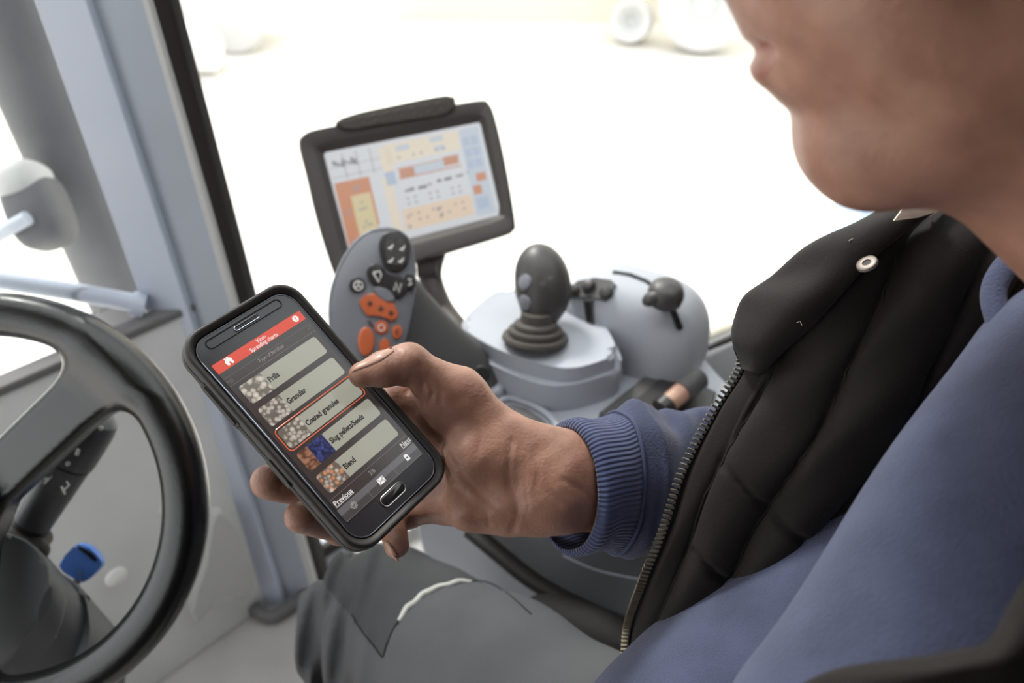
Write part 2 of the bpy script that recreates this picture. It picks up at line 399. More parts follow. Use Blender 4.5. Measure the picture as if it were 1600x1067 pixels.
# A pillar: bright face, darker face, rubber seal; vertical
def pil(name, x0, x1, m, d0, ext, **k):
    # x0,x1: (top px, bottom px) of the two edges at photo rows 0 and 930 ; all at world y = yy
    pts = []
    for (xt, xb), yy in ((x0, d0[0]), (x1, d0[1])):
        pb = P(xb, 930, 1); r = ray(xb, 930); dB = (yy-CAM[1])/r[1]; pB = CAM+r*dB
        r = ray(xt, 0); dT = (yy-CAM[1])/r[1]; pT = CAM+r*dT
        dr = (pT-pB)/(pT[2]-pB[2]); pts.append((pB-dr*(pB[2]-0.0), pB+dr*(1.75-pB[2])))
    return prism(name, [pts[0][0], pts[1][0], pts[1][1], pts[0][1]], ext, m, bevel=.004, **k)
apil = struct(pil('wall_pillar', (52, 386), (135, 440), M['pillar'], (.93, .93), np.array([0, .05, 0])))
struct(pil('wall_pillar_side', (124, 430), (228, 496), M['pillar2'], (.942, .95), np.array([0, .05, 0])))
struct(pil('trim_8', (229, 495), (266, 515), M['seal'], (.955, .965), np.array([0, .03, 0])))
struct(pil('trim_9', (222, 488), (232, 499), M['palegrey'], (.92, .92), np.array([0, .012, 0])))
# bracket feet at the foot of the pillar
ws_ = [(324, 795), (345, 802), (368, 838), (383, 885), (384, 915), (366, 925), (338, 918), (318, 935), (298, 962), (292, 930), (312, 870)]
struct(prism('wall_sill', [q-fn*.025 for q in crom([Ppl(x, y, A0, fn) for x, y in ws_], 3, True)], fn*.03, M['palegrey'], bevel=.006))
# cab roof, rear and left walls (behind the camera) that shade the cab
struct(box('ceiling', (-.1, -.20, 1.78), (1.15, .52, .03), (X3, Y3, Z3), M['roof'], smooth=False))
struct(box('ceiling_front_rail', (-.1, 1.30, 1.78), (1.15, .06, .03), (X3, Y3, Z3), M['roof'], smooth=False))
struct(box('added_roof_glass', (-.1, .78, 1.78), (1.15, .46, .004), (X3, Y3, Z3), M['glass'], smooth=False))  # unseen glass roof half, added to let sky light fall on the console
struct(box('wall_rear', (1.03, .3, .86), (.03, 1.0, .9), (X3, Y3, Z3), M['rear'], smooth=False))
struct(box('wall_left', (-.05, -.68, .45), (1.1, .03, .45), (X3, Y3, Z3), M['rear'], smooth=False))
struct(box('trim_10', (-.05, -.68, 1.60), (1.1, .03, .16), (X3, Y3, Z3), M['rear'], smooth=False))
struct(box('wall_left_shade', (.28, -.68, 1.17), (.77, .03, .29), (X3, Y3, Z3), M['rear'], smooth=False))  # unseen panel, sized to block side light and keep the face dark

# ================================================================ OUTSIDE
ex = thing('exhaust_pipe', 'dusty grey vertical exhaust pipe outside the windscreen', 'exhaust pipe', (-.71, 1.2, -.4))
def vax(x, y, px0, px1): pass
def atY(px, py, y): r = ray(px, py); return CAM+r*((y-CAM[1])/r[1])
eT = atY(0, 0, 1.2); eB = atY(195, 470, 1.2); ed = (eT-eB)/(eT[2]-eB[2])
e0 = eB-ed*(eB[2]+.1); e1 = eB+ed*(2.0-eB[2])
lathe('pipe', [(0, 0), (.058, 0), (.058, np.linalg.norm(e1-e0)), (.05, np.linalg.norm(e1-e0))], e0, e1-e0, M['exhaust'], ex)
lathe('collar', [(.058, 0), (.064, .002), (.064, .03), (.058, .032)], e0+unit(e1-e0)*.05, e1-e0, M['exhaust'], ex)
lm = thing('work_lamp', 'grey work lamp housing on a bracket beside the exhaust pipe', 'lamp', atY(55, 320, 1.12))
def blob(px, py, d, rx, ry, rz, m, name, parent, e=2.5, tilt=0, nu=28, nv=16):
    c = P(px, py, d); a1 = math.cos(tilt)*CR+math.sin(tilt)*CU; a2 = -math.sin(tilt)*CR+math.cos(tilt)*CU
    V = []; Fc = []; s_ = lambda x: math.copysign(abs(x)**(2/e), x)
    for i in range(nv+1):
        th = -PI/2+PI*i/nv
        for j in range(nu):
            ph = 2*PI*j/nu
            V.append(c+a1*rx*s_(math.cos(th))*s_(math.cos(ph))+a2*ry*s_(math.sin(th))+CF*rz*s_(math.cos(th))*s_(math.sin(ph)))
    for i in range(nv):
        for j in range(nu): Fc.append((i*nu+j, i*nu+(j+1) % nu, (i+1)*nu+(j+1) % nu, (i+1)*nu+j))
    return mesh(name, V, Fc, m, parent)
blob(62, 330, 1.18, .038, .058, .045, M['exhaust'], 'housing', lm, 3.2, .35)
blob(38, 285, 1.17, .036, .030, .045, M['palegrey'], 'reflector', lm, 2.6, .3)
tube('bracket', [P(44, 340, 1.125), P(18, 355, 1.13), P(-20, 378, 1.15), P(-80, 420, 1.15)], .010, M['pillar2'], lm, smooth_n=4)
lathe('bolt', [(0, .004), (.008, .004), (.009, 0), (.009, -.004)], P(40, 345, 1.14), -CF, M['palegrey'], lm, 12)
rl = thing('grab_rail', 'pale grey round rail across the windscreen foot to the pillar', 'rail', atY(220, 470, .93))
tube('rail', [P(215, 474, 1.10), P(150, 462, 1.08), P(60, 447, 1.05), P(0, 437, 1.03), P(-120, 415, 1.0)], .0125, M['pillar'], rl, smooth_n=4)
tube('flange', [P(226, 478, 1.105), P(206, 474, 1.098)], .017, M['pillar'], rl, n=16)
# hood side / fender sheet seen through the windscreen foot
# shed and things in the yard
shed = struct(box('wall_shed', (7.6, 9.6, 1.5), (9, .3, 2.7), (unit((1, -.06, 0)), unit((.06, 1, 0)), Z3), M['shed'], smooth=False))
def gp(px, py): return Pz(px, py, GZ)
tw = thing('trailer', 'pale grey boxy trailer standing far across the yard', 'trailer', gp(330, 60))
c = gp(330, 60)
box('body', c+Z3*.75, (.85, .5, .42), (X3, Y3, Z3), M['palepaint'], tw, .03)
for dx in (-.45, .45): lathe('wheel', [(0, 0), (.28, 0), (.32, .04), (.32, .16), (.28, .2), (0, .2)], c+X3*dx+Z3*.32-Y3*.62, Y3, M['tyre'], tw)
tube('drawbar', [c+X3*.8+Z3*.45, c+X3*1.3+Z3*.4], .04, M['palegrey'], tw)
bo = thing('white_bale', 'white wrapped bale lying in the yard beside the trailer', 'bale', gp(352, 72))
lathe('wrap', [(0, 0), (.16, .0), (.22, .05), (.22, .45), (.16, .5), (0, .5)], gp(352, 72)+Z3*.22-X3*.25-Y3*.9, X3, M['white'], bo)
ps = thing('marker_post', 'small grey marker post with round head far out in the yard', 'post', gp(612, 66))
tube('stem', [gp(612, 66), gp(612, 66)+Z3*.35], .05, M['palegrey'], ps)
lathe('head', [(0, -.05), (.16, -.04), (.18, 0), (.16, .04), (0, .05)], gp(612, 66)+Z3*.45, Y3, M['tyre'], ps)
for i, (px, py, rr_, lb) in enumerate(((1092, 78, .46, 'large pale tyre leaning on the shed, nearer the driver'), (985, 66, .22, 'smaller pale tyre behind the large one by the shed'))):
    t_ = thing('tractor_tyre', lb, 'tyre', gp(px, py), 'pale tyres by the shed')
    c = gp(px, py)+Z3*rr_; ax = unit((-.25, -1, .25))
    lathe('tread', [(rr_*.62, -.14), (rr_*.9, -.18), (rr_, -.15), (rr_, .15), (rr_*.9, .18), (rr_*.62, .14), (rr_*.62, -.14)], c, ax, M['tyre'], t_, 40, cap0=False, cap1=False)
    lathe('rim', [(0, .02), (rr_*.3, .03), (rr_*.35, .08), (rr_*.6, .1), (rr_*.64, .14), (rr_*.62, -.1), (0, -.08)], c, ax, M['palegrey'], t_, 32)
bx_ = thing('water_container', 'pale blue plastic container in the yard under the chin', 'container', gp(1355, 400))
c = gp(1352, 395)
box('tank', c+Z3*.22, (.19, .19, .22), (X3, Y3, Z3), M['paleblue'], bx_, .04)
lathe('cap', [(.0, .03), (.05, .03), (.05, 0)], c+Z3*.44, Z3, M['white'], bx_, 20)

# ================================================================ STEERING
WD = .66
wc = P(-10, 792, WD); PXW = WD/FPX
def wheel_sdf(p):
    q = (p-wc.astype(np.float32)); a = q@CR.astype(np.float32); b = q@CU.astype(np.float32); c = q@CF.astype(np.float32)
    R = 301*PXW
    r = np.sqrt(a*a+b*b)-R
    d = (np.abs(r/.0182)**2.3+np.abs(c/.0175)**2.3)**(1/2.3)
    d = (d-1)*.0178
    a = a+.036; b = b+.005
    hub = np.maximum(np.sqrt(a*a+b*b)-.030, np.abs(c-.012)-.012)-.004
    for ang in (41.5, 182, 270):
        ca, sa = math.cos(math.radians(ang)), math.sin(math.radians(ang))
        u = a*ca+b*sa; v = -a*sa+b*ca
        wd = .0235+np.clip(u-.13, 0, 1)*.1
        cc = c-.006-np.clip(.15-u, 0, .1)*.13
        box_ = np.sqrt(np.maximum(np.abs(v)-wd+.008, 0)**2+np.maximum(np.abs(cc)-.006, 0)**2)-.008
        box_ = np.maximum(box_, np.maximum(u-.18, -u)); box_ = np.maximum(box_, np.sqrt((a-.036)**2+(b-.005)**2)-R)
        d = smin(d, box_, .026)
    return smin(d, hub, .01)
sw = thing('steering_wheel', 'black grained plastic steering wheel at the lower left', 'steering wheel', wc)
rad = 301*PXW+.03
lo, hi = bbox([wc+CR*rad*i+CU*rad*j+CF*.05*k for i in (-1, 1) for j in (-1, 1) for k in (-1, 1)], 0)
V, Q = surf(wheel_sdf, lo, hi, .0022)
fastmesh('rim', V, Q, M['wheel'], sw)
lathe('hub_cap', [(0, .006), (.018, .005), (.024, .002), (.026, -.004)], wc-CR*.036-CU*.005, -CF, M['blackplastic'], sw)

# column housings (their outlines lie square to the column axis)
def cam_prism(name, pts, d, ext, m, parent, bevel, sm=3, dd=None, **k):
    pl = [P(x, y, d if dd is None else d+dd(x, y)) for x, y in pts]
    if sm: pl = list(crom(pl, sm, True))
    return prism(name, pl, ext, m, parent, bevel=bevel, **k)
clm = thing('steering_column', 'dark grey moulded steering column housing behind the wheel', 'steering column', P(-40, 1040, .85))
AX = unit(CF*.8-CU*.75)
cam_prism('upper_shroud', [(-160, 822), (-60, 824), (20, 832), (62, 860), (76, 900), (70, 950), (30, 1010), (-20, 1070), (-160, 1100)], .715, AX*.04, M['column'], clm, .006)
cam_prism('lower_shroud', [(-160, 835), (-40, 834), (40, 846), (80, 880), (84, 940), (60, 1000), (20, 1060), (-20, 1130), (-160, 1160)], .735, AX*.14, M['column'], clm, .006)
cam_prism('switch_housing', [(-60, 880), (60, 882), (118, 908), (136, 945), (140, 1000), (128, 1040), (100, 1075), (60, 1120), (-60, 1160)], .785, AX*.10, M['column'], clm, .007)
cam_prism('lower_collar', [(60, 1010), (118, 1015), (146, 1045), (152, 1090), (60, 1160)], .86, AX*.12, M['column'], clm, .01)
lathe('screw', [(0, .002), (.005, .002), (.0058, -.002)], P(131, 937, .79), camv(.8, .1, -.6), M['dark'], clm, 14)
tube('column_tube', [P(-30, 1000, .86), P(-60, 1240, 1.1), Pz(-60, 1260, 0.02)], .045, M['column'], clm, n=20)
# stalk
st = thing('wiper_stalk', 'black control stalk with white symbols behind the steering wheel', 'stalk', P(45, 825, .745))
s0, s1 = P(46, 826, .745), P(150, 655, .735); sa = unit(s1-s0); sl_ = np.linalg.norm(s1-s0)
lathe('lever', [(0, 0), (.0155, .0), (.0165, .01), (.0192, sl_*.55), (.0194, sl_*.60), (.0170, sl_*.605), (.017, sl_*.62)], s0, sa, M['column'], st, 28)
lathe('rotary_tip', [(.017, sl_*.615), (.0205, sl_*.62), (.0212, sl_*.66), (.0215, sl_*.92), (.0198, sl_*1.01), (.014, sl_*1.05), (0, sl_*1.06)], s0, sa, M['column'], st, 28)
lathe('rubber_boot', [(.010, -.014), (.022, -.010), (.023, -.003), (.017, .002), (.016, .008), (0, .008)], s0, sa, M['seal'], st, 28)
def mark(name, pix, d, parent, m=None, r=.0009, closed=False, **k):
    return tube(name, [P(x, y, d) for x, y in pix], r, m or M['white'], parent, n=6, closed=closed, **k)
def ringpix(cx, cy, rx, ry=None, n=16): ry = ry or rx; return [(cx+rx*math.cos(2*PI*i/n), cy+ry*math.sin(2*PI*i/n)) for i in range(n)]
mk = [mark('symbol', ringpix(147, 660, 7, 8), .7125, st, closed=True), mark('symbol', [(141, 660), (153, 660)], .7125, st), mark('symbol', [(147, 653), (147, 667)], .7125, st),
      mark('symbol', ringpix(158, 669, 2), .7135, st, closed=True), mark('symbol', [(123, 702), (120, 711)], .7155, st, r=.0016),
      mark('symbol', [(84, 712), (100, 716), (104, 708), (90, 706)], .7195, st, closed=True), mark('symbol', [(84, 724), (92, 716)], .7195, st),
      mark('symbol', ringpix(106, 724, 2.5), .7185, st, closed=True), mark('symbol', [(66, 740), (80, 734), (82, 744), (74, 752)], .7215, st, closed=True), mark('symbol', [(70, 756), (76, 746)], .7215, st),
      mark('symbol', [(98, 768), (108, 758), (104, 752)], .7195, st), mark('symbol', [(96, 760), (102, 772)], .7195, st)]
tube('bracket', [P(-10, 824, .74), P(35, 838, .735), (P(62, 856, .735)), P(68, 864, .74)], .009, M['seal'], st, smooth_n=4, flat=.6)
# ignition key
ky = thing('ignition_key', 'blue plastic ignition key standing in the column', 'key', P(110, 915, .80))
kp = [(91, 884), (112, 857), (122, 851), (135, 853), (152, 868), (158, 880), (153, 890), (130, 910), (112, 902)]
cam_prism('key_head', kp, .80, CF*.008, M['key'], ky, .0025, 4)
cam_prism('slot', [(121, 856), (128, 856), (142, 864), (151, 874), (150, 877), (146, 876), (134, 866)], .7992, CF*.004, M['dark'], ky, .0004, 3)
box('shaft', P(118, 912, .805), (.012, .004, .002), (unit(P(90, 940, .82)-P(130, 880, .805)), CU, CF), M['steel'], ky, .001)
# bolts on the bulkhead
BO = A0; 
for i, (px, py, r_, lb) in enumerate(((181, 900, .0155, 'round pale bolt cap on the bulkhead, right of the blue key'), (262, 793, .011, 'small pale bolt cap on the bulkhead, just inside the wheel rim'), (334, 803, .012, 'small pale bolt cap on the bulkhead, just outside the wheel rim'))):
    c = Ppl(px, py, BO, fn)-fn*.001
    o = lathe('bolt_cap', [(0, .008), (r_*.7, .007), (r_*1.05, .004), (r_*1.12, 0), (0, 0)], c, -fn, M['capwhite'], None, 24); tag(o, lb, 'bolt', 'bolt caps on the bulkhead')

# ================================================================ MONITOR
MR = np.array([[0.97175, -0.23261, 0.03993], [0.18254, 0.63348, -0.75192], [0.14961, 0.73797, 0.65804]])
mo = np.array([-.13824, 1.027, .82397]); mx_, my_, mz_ = MR[:, 0], MR[:, 1], MR[:, 2]
mn = thing('terminal_monitor', 'charcoal display terminal with a lit colour screen on a stalk', 'monitor', mo)
def ML(x, y, z=0): return mo+(x*mx_+y*my_+z*mz_)/1000
def mpix(px, py):
    q = MR.T@(Ppl(px, py, mo, mz_)-mo); return q[0]*1000, q[1]*1000
def rrect(x0, y0, x1, y1, r, n=5):
    out = []
    for cx, cy, a in ((x1-r, y1-r, 0), (x0+r, y1-r, 90), (x0+r, y0+r, 180), (x1-r, y0+r, 270)):
        for i in range(n+1): t = math.radians(a+90*i/n); out.append((cx+r*math.cos(t), cy+r*math.sin(t)))
    return out
# outline follows the photographed frame: narrow top, slightly bowed sides
fo = [mpix(*q) for q in [(467, 228), (474, 212), (500, 202), (600, 184), (700, 166), (752, 158), (764, 163), (774, 185), (790, 255), (805, 345), (802, 360), (788, 368), (690, 398), (590, 430), (540, 445), (530, 440), (520, 425), (496, 350), (478, 275)]]
def ringat(pts, z, s=1.0, f=ML):
    c = np.mean(pts, 0); return [f(c[0]+(x-c[0])*s, c[1]+(y-c[1])*s, z) for x, y in pts]
foc = [tuple(q) for q in crom([np.array(q) for q in fo], 4, True)]
sc_in = [mpix(*q) for q in [(505, 238), (750, 190), (783, 335), (546, 396)]]
# front frame as a loft from the outline in to the screen opening
def toward(pts, inner, t):
    """morph outline to inner quadrilateral by angle"""
    c = np.mean(inner, 0); out = []
    for p in pts:
        v = np.array(p)-c; best = 9e9
        for i in range(4):
            a, b = np.array(inner[i]), np.array(inner[(i+1) % 4]); den = v[0]*(b-a)[1]-v[1]*(b-a)[0]
            if abs(den) < 1e-9: continue
            s_ = ((a-c)[0]*(b-a)[1]-(a-c)[1]*(b-a)[0])/den
            if s_ > 0: best = min(best, s_)
        q = c+v*best; out.append(tuple(np.array(p)*(1-t)+q*t))
    return out
rings = [ringat(foc, -38, .86), ringat(foc, -34, .93), ringat(foc, -14, .985), ringat(foc, -2, 1.0), ringat(foc, 4, .995), ringat(foc, 7, .975),
         [ML(x, y, 7) for x, y in toward(foc, sc_in, .62)], [ML(x, y, 5) for x, y in toward(foc, sc_in, .72)], [ML(x, y, -2) for x, y in toward(foc, sc_in, 1)], [ML(x, y, -3) for x, y in toward(foc, sc_in, 1.0)]]
loft('housing', rings, M['monitor'], mn, autos=35, cap1=False)
gpx = [(527, 196), (560, 183), (620, 170), (680, 158), (706, 156), (712, 163), (708, 176), (690, 184), (640, 192), (590, 200), (556, 206), (536, 204)]
prism('grip', [ML(*mpix(x, y), 4) for x, y in crom([np.array(q) for q in gpx], 3, True)], mz_*.010, M['grip'], mn, bevel=.003)
for i in range(7):
    for j in range(2):
        px = 566+i*20+j*4; py = 190-i*3.6+j*8
        lathe('stud', [(0, .0012), (.0022, .0010), (.003, 0)], ML(*mpix(px, py), 14), mz_, M['monitor'], mn, 10)
def em(name, col, e, rough=.25): 
    m = mat(name, col, rough); b = m.node_tree.nodes['Principled BSDF']; b.inputs['Emission Color'].default_value = lin(col); b.inputs['Emission Strength'].default_value = e
    b.inputs['Base Color'].default_value = tuple(x*.35 for x in lin(col)[:3])+(1,); return m
E_ = {}
for k, c in dict(bg=(208, 210, 214), cream=(222, 210, 192), cream2=(222, 200, 178), red=(192, 142, 118), org=(198, 140, 110), yel=(208, 194, 156), blue=(174, 186, 204), blk=(112, 114, 120), dbl=(80, 120, 196), lg=(190, 198, 208), mid=(150, 150, 155)).items(): E_[k] = em('screen_'+k, c, .27)
ds = tag(mesh('display', [ML(x, y, -2.0) for x, y in sc_in], [(3, 2, 1, 0)], E_['bg'], mn, smooth=False), 'lit screen with orange and cream fields')
# screen content, laid out in screen coordinates 0..1 x 0..1 (u right, v down)
SQ = [np.array(mpix(*q)) for q in [(511.7, 243.8), (746.4, 196), (774.5, 330.1), (545.5, 386.5)]]
def SUV(u, v, z=-1.8): q = (SQ[0]*(1-u)+SQ[1]*u)*(1-v)+(SQ[3]*(1-u)+SQ[2]*u)*v; return ML(q[0], q[1], z)
def fields(name, rects, m, z=-1.8):
    if len(rects) < 9 and name != 'grid_line':
        for r in rects: u0, v0, u1, v1 = r; mesh(name, [SUV(u0, v0, z), SUV(u1, v0, z), SUV(u1, v1, z), SUV(u0, v1, z)], [(3, 2, 1, 0)], m, ds, smooth=False)
        return
    V = []; Fc = []
    for u0, v0, u1, v1 in rects:
        b = len(V); V += [SUV(u0, v0, z), SUV(u1, v0, z), SUV(u1, v1, z), SUV(u0, v1, z)]; Fc.append((b+3, b+2, b+1, b))
    return mesh(name, V, Fc, m, ds, smooth=False, kind='stuff')
fields('field', [(.37, .0, .86, .22), (.33, .02, .40, .30), (.31, .35, .37, 1)], E_['cream'])
fields('field', [(.39, .74, .86, .97)], E_['cream2'])
fields('field', [(.40, .22, .86, .74)], E_['bg'])
fields('orange_block', [(0.0, .30, .23, .83), (0, .83, .22, 1)], E_['org']); fields('yellow_block', [(.085, .47, .215, .92)], E_['yel'], -1.7)
fields('red_bar', [(.43, .30, .53, .40), (.73, .27, .83, .37)], E_['red'], -1.6); fields('bar', [(.53, .30, .73, .39)], E_['lg'], -1.65)
fields('frame', [(.42, .395, .84, .41), (.42, .285, .84, .295)], E_['red'], -1.62)
fields('side_panel', [(.87, 0, 1, 1)], E_['lg']); fields('side_panel', [(.335, .30, .40, .45)], E_['blue'], -1.7)
fields('orange_icon', [(.92, .53, .985, .62), (.885, .66, .94, .76)], E_['org'], -1.6)
fields('button', [(.88+.055*i, .10+.13*j, .925+.055*i, .20+.13*j) for i in range(2) for j in range(3)]+[(.89, .80, .97, .93)], E_['blue'], -1.6)
fields('grid_line', [(0.0, .13+.0, .33, .135), (0, .24, .33, .245), (.09, .0, .095, .28), (.18, 0, .185, .28), (.27, 0, .275, .28)], E_['mid'], -1.55)
fields('graph', [(.02+.02*i, .06+.02*((i*7) % 3), .035+.02*i, .11+.012*((i*5) % 4)) for i in range(8)], E_['blk'], -1.5)
fields('graph_bar', [(.44+.013*i, .535-.004*i, .45+.013*i, .56) for i in range(5)]+[(.53, .53, .59, .56), (.60, .52, .62, .54), (.66, .50, .69, .53), (.71, .50, .76, .53), (.79, .50, .84, .52), (.86, .49, .88, .5)], E_['blk'], -1.5)
fields('digits', [(u, v, u+.014, v+.022) for u, v in [(.12, .38), (.13, .40), (.11, .40), (.145, .385), (.14, .55), (.12, .62), (.14, .62), (.16, .615), (.14, .76), (.12, .81), (.15, .80), (.17, .80), (.02, .62), (.04, .64), (.05, .60), (.04, .93), (.02, .94)]]+[(.44+.05*i, v, .45+.05*i+.006, v+.02) for i in range(8) for v in (.16, .62, .68, .80, .87) if (i*5+int(v*100)) % 3]+[(.42, .81, .43, .85), (.41, .92, .43, .95), (.62, .80, .64, .84), (.63, .88, .65, .92)], E_['mid'], -1.5)
fields('value_box', [(.44, .04, .53, .10), (.67, .02, .76, .08), (.69, .13, .76, .19)], E_['lg'], -1.6)
fields('blue_key', [(.02, .96, .05, 1.0), (.12, .93, .17, .96)], E_['dbl'], -1.5)
tube('stalk', [ML(5, -95, -25), P(672, 432, 1.14), P(690, 480, 1.12), P(718, 520, 1.07), P(740, 560, 1.03)], [.019, .017, .016, .016, .018], M['monitor'], mn, n=16, smooth_n=5)
lathe('joint', [(0, -.015), (.018, -.014), (.02, 0), (.018, .014), (0, .015)], P(668, 415, 1.13), CR, M['monitor'], mn, 20)

# ================================================================ CONSOLE
e1 = unit((.87, -.5, 0)); e2 = unit((.5, .87, 0))
co = thing('side_console', 'light grey moulded side console carrying joystick and levers', 'console', Pz(860, 640, .40))
def slab(name, pix, z, h, m, bevel, sm=4, parent=None, **k):
    pl = [Pz(x, y, z) for x, y in pix]
    if sm: pl = list(crom(pl, sm, True))
    return prism(name, pl, np.array([0, 0, -h]), m, co if parent is None else parent, bevel=bevel, **k)
slab('joystick_deck', [(722, 505), (740, 482), (772, 457), (810, 448), (880, 455), (930, 490), (955, 525), (962, 552), (940, 563), (900, 574), (862, 572), (800, 555), (745, 528)], .748, .045, M['console'], .012)
slab('deck_plinth', [(716, 520), (735, 490), (775, 462), (880, 458), (945, 500), (966, 545), (970, 575), (930, 592), (885, 602), (845, 600), (790, 580), (735, 550)], .728, .07, M['console'], .010)
slab('body', [(690, 560), (730, 500), (800, 470), (900, 480), (1000, 470), (1080, 520), (1100, 560), (1145, 610), (1200, 660), (1200, 760), (1050, 780), (900, 760), (860, 690), (790, 650), (700, 640)], .690, .09, M['console'], .018)
slab('upper_edge', [(690, 588), (745, 572), (790, 585), (783, 610), (742, 626), (700, 640), (670, 620)], .705, .03, M['console'], .008)
slab('cup_recess', [(772, 640), (800, 630), (838, 648), (862, 672), (850, 690), (800, 690), (770, 665)], .694, .03, M['tray'], .003)
tube('recess_rim', [Pz(x, y, .693) for x, y in ((764, 640), (795, 622), (845, 640), (872, 668), (880, 700))], .004, M['console'], co, smooth_n=5)
# tray: recess with walls
slab('tray_well', [(936, 642), (1026, 570), (1048, 572), (1120, 610), (1110, 660), (1000, 700), (940, 690)], .697, .05, M['tray'], .006, sm=0)
slab('tray_floor', [(975, 640), (1030, 590), (1040, 592), (1085, 612), (1080, 650), (1000, 680)], .6985, .03, M['blackplastic'], .003, sm=0)
# dome housing of the throttle lever
def superq(name, c, ax, r, e, m, parent, nu=48, nv=24, **k):
    s_ = lambda x, e: math.copysign(abs(x)**(2/e), x); V = []; Fc = []
    for i in range(nv+1):
        th = -PI/2+PI*i/nv
        for j in range(nu):
            ph = 2*PI*j/nu; q = (r[0]*s_(math.cos(th), e[1])*s_(math.cos(ph), e[0]), r[1]*s_(math.cos(th), e[1])*s_(math.sin(ph), e[0]), r[2]*s_(math.sin(th), e[1]))
            V.append(np.asarray(c)+q[0]*ax[0]+q[1]*ax[1]+q[2]*ax[2])
    for i in range(nv):
        for j in range(nu): Fc.append((i*nu+j, i*nu+(j+1) % nu, (i+1)*nu+(j+1) % nu, (i+1)*nu+j))
    return mesh(name, V, Fc, m, parent, **k)
dc = Pz(984, 528, .70)
dome = superq('lever_dome', dc, (e1, e2, Z3), (.096, .062, .094), (3.8, 2.7), M['console'], co)
dvh = BVHTree.FromPolygons([tuple(v.co) for v in dome.data.vertices], [tuple(p.vertices) for p in dome.data.polygons])
def onto(bvh, px, py, off=.0, fb=1.0):
    r = unit(ray(px, py)); h = bvh.ray_cast(Vector(CAM), Vector(r))
    if h[0] is None: return P(px, py, fb), -CF
    return np.array(h[0])+np.array(h[1])*off*(1 if h[1].dot(Vector(r)) < 0 else -1), np.array(h[1])
def ontub(name, pix, r, m, parent, bvh, off=0, fb=1.0, **k): return tube(name, [onto(bvh, x, y, off, fb)[0] for x, y in pix], r, m, parent, **k)
ontub('lever_slot', [(958, 426), (985, 430), (1010, 440), (1030, 456), (1048, 480), (1058, 500), (1063, 515)], .0032, M['dark'], co, dvh, n=8, smooth_n=0)
def patchon(name, pix, m, parent, bvh, off, th, fb=1.0, bev=0.0008, **k):
    pl = [onto(bvh, x, y, off, fb)[0] for x, y in pix]; c = np.mean(pl, 0); nn = onto(bvh, np.mean([p[0] for p in pix]), np.mean([p[1] for p in pix]), 0, fb)[1]
    if np.dot(nn, CF) > 0: nn = -nn
    return prism(name, pl, -nn*th, m, parent, bevel=bev, **k)
patchon('switch_bezel', [(893, 452), (905, 442), (930, 437), (955, 440), (962, 447), (955, 462), (948, 470), (925, 464), (905, 464), (892, 466)], M['tray'], co, dvh, .004, .01)
for (x, y) in ((898, 456), (921, 448), (948, 458)):
    c, nn = onto(dvh, x, y, .004); nn = nn if np.dot(nn, CF) < 0 else -nn
    lathe('rocker_switch', [(0, .005), (.006, .004), (.0085, .001), (.009, -.003)], c, nn, M['stick'], co, 18)
patchon('lever_gate', [(912, 468), (928, 470), (930, 510), (918, 508)], M['tray'], co, dvh, .003, .01)
patchon('gate_lever', [(916, 470), (924, 471), (925, 500), (919, 500)], M['dark'], co, dvh, .005, .01)
th = thing('throttle_lever', 'dark grey throttle lever knob in the slot of the console dome', 'lever', P(1035, 470, .99))
tc_, tn_ = onto(dvh, 1037, 476); tn_ = unit(tn_ if np.dot(tn_, CF) < 0 else -tn_); tk = tc_+unit(tn_+Z3*.5)*.024
lathe('knob', [(0, .018), (.012, .017), (.019, .012), (.0215, .004), (.020, -.006), (.012, -.013), (.006, -.016)], P(1040, 462, np.dot(tk-CAM, CF)), unit(Z3*1.0-CF*.3), M['stick'], th, 28)
superq('thumb_rest', P(1027, 464, np.dot(tk-CAM, CF)-.004), (unit(CR+.25*CU), CU, CF), (.018, .010, .014), (2.4, 2.2), M['stick'], th)
tube('stem', [P(1044, 470, np.dot(tk-CAM, CF)), P(1054, 492, np.dot(tk-CAM, CF)), onto(dvh, 1062, 512)[0]], .0042, M['dark'], th, n=10)
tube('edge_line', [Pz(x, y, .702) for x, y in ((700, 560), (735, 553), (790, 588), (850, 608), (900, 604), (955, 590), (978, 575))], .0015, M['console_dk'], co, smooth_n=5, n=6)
# console side wall facing the driver, with its dark lower seal
rows = [[(690, 640, .97), (770, 690, .95), (850, 760, .93), (950, 800, .90), (1080, 820, .86), (1250, 830, .82)],
        [(700, 720, 1.00), (770, 770, .97), (850, 820, .94), (950, 860, .91), (1080, 880, .87), (1250, 890, .83)],
        [(735, 800, 1.03), (790, 850, .99), (860, 900, .96), (950, 950, .93), (1080, 990, .88), (1250, 1010, .84)],
        [(730, 830, 1.06), (780, 875, 1.02), (850, 930, .99), (940, 975, .96), (1080, 1030, .91), (1250, 1060, .87)]]
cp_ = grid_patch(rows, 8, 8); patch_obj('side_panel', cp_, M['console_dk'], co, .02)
tube('lower_seal', [P(*q) for q in ((735, 828, .995), (780, 865, .975), (830, 905, .955), (900, 945, .935), (1000, 985, .90), (1150, 1020, .86))], .0125, M['seal'], co, smooth_n=6, flat=.7)
tube('panel_highlight', [P(*q) for q in ((880, 868, .915), (930, 890, .90), (1000, 905, .885), (1060, 910, .87))], .0012, M['console'], co, smooth_n=5, n=6)  # lighter strip standing for the soft highlight along the panel
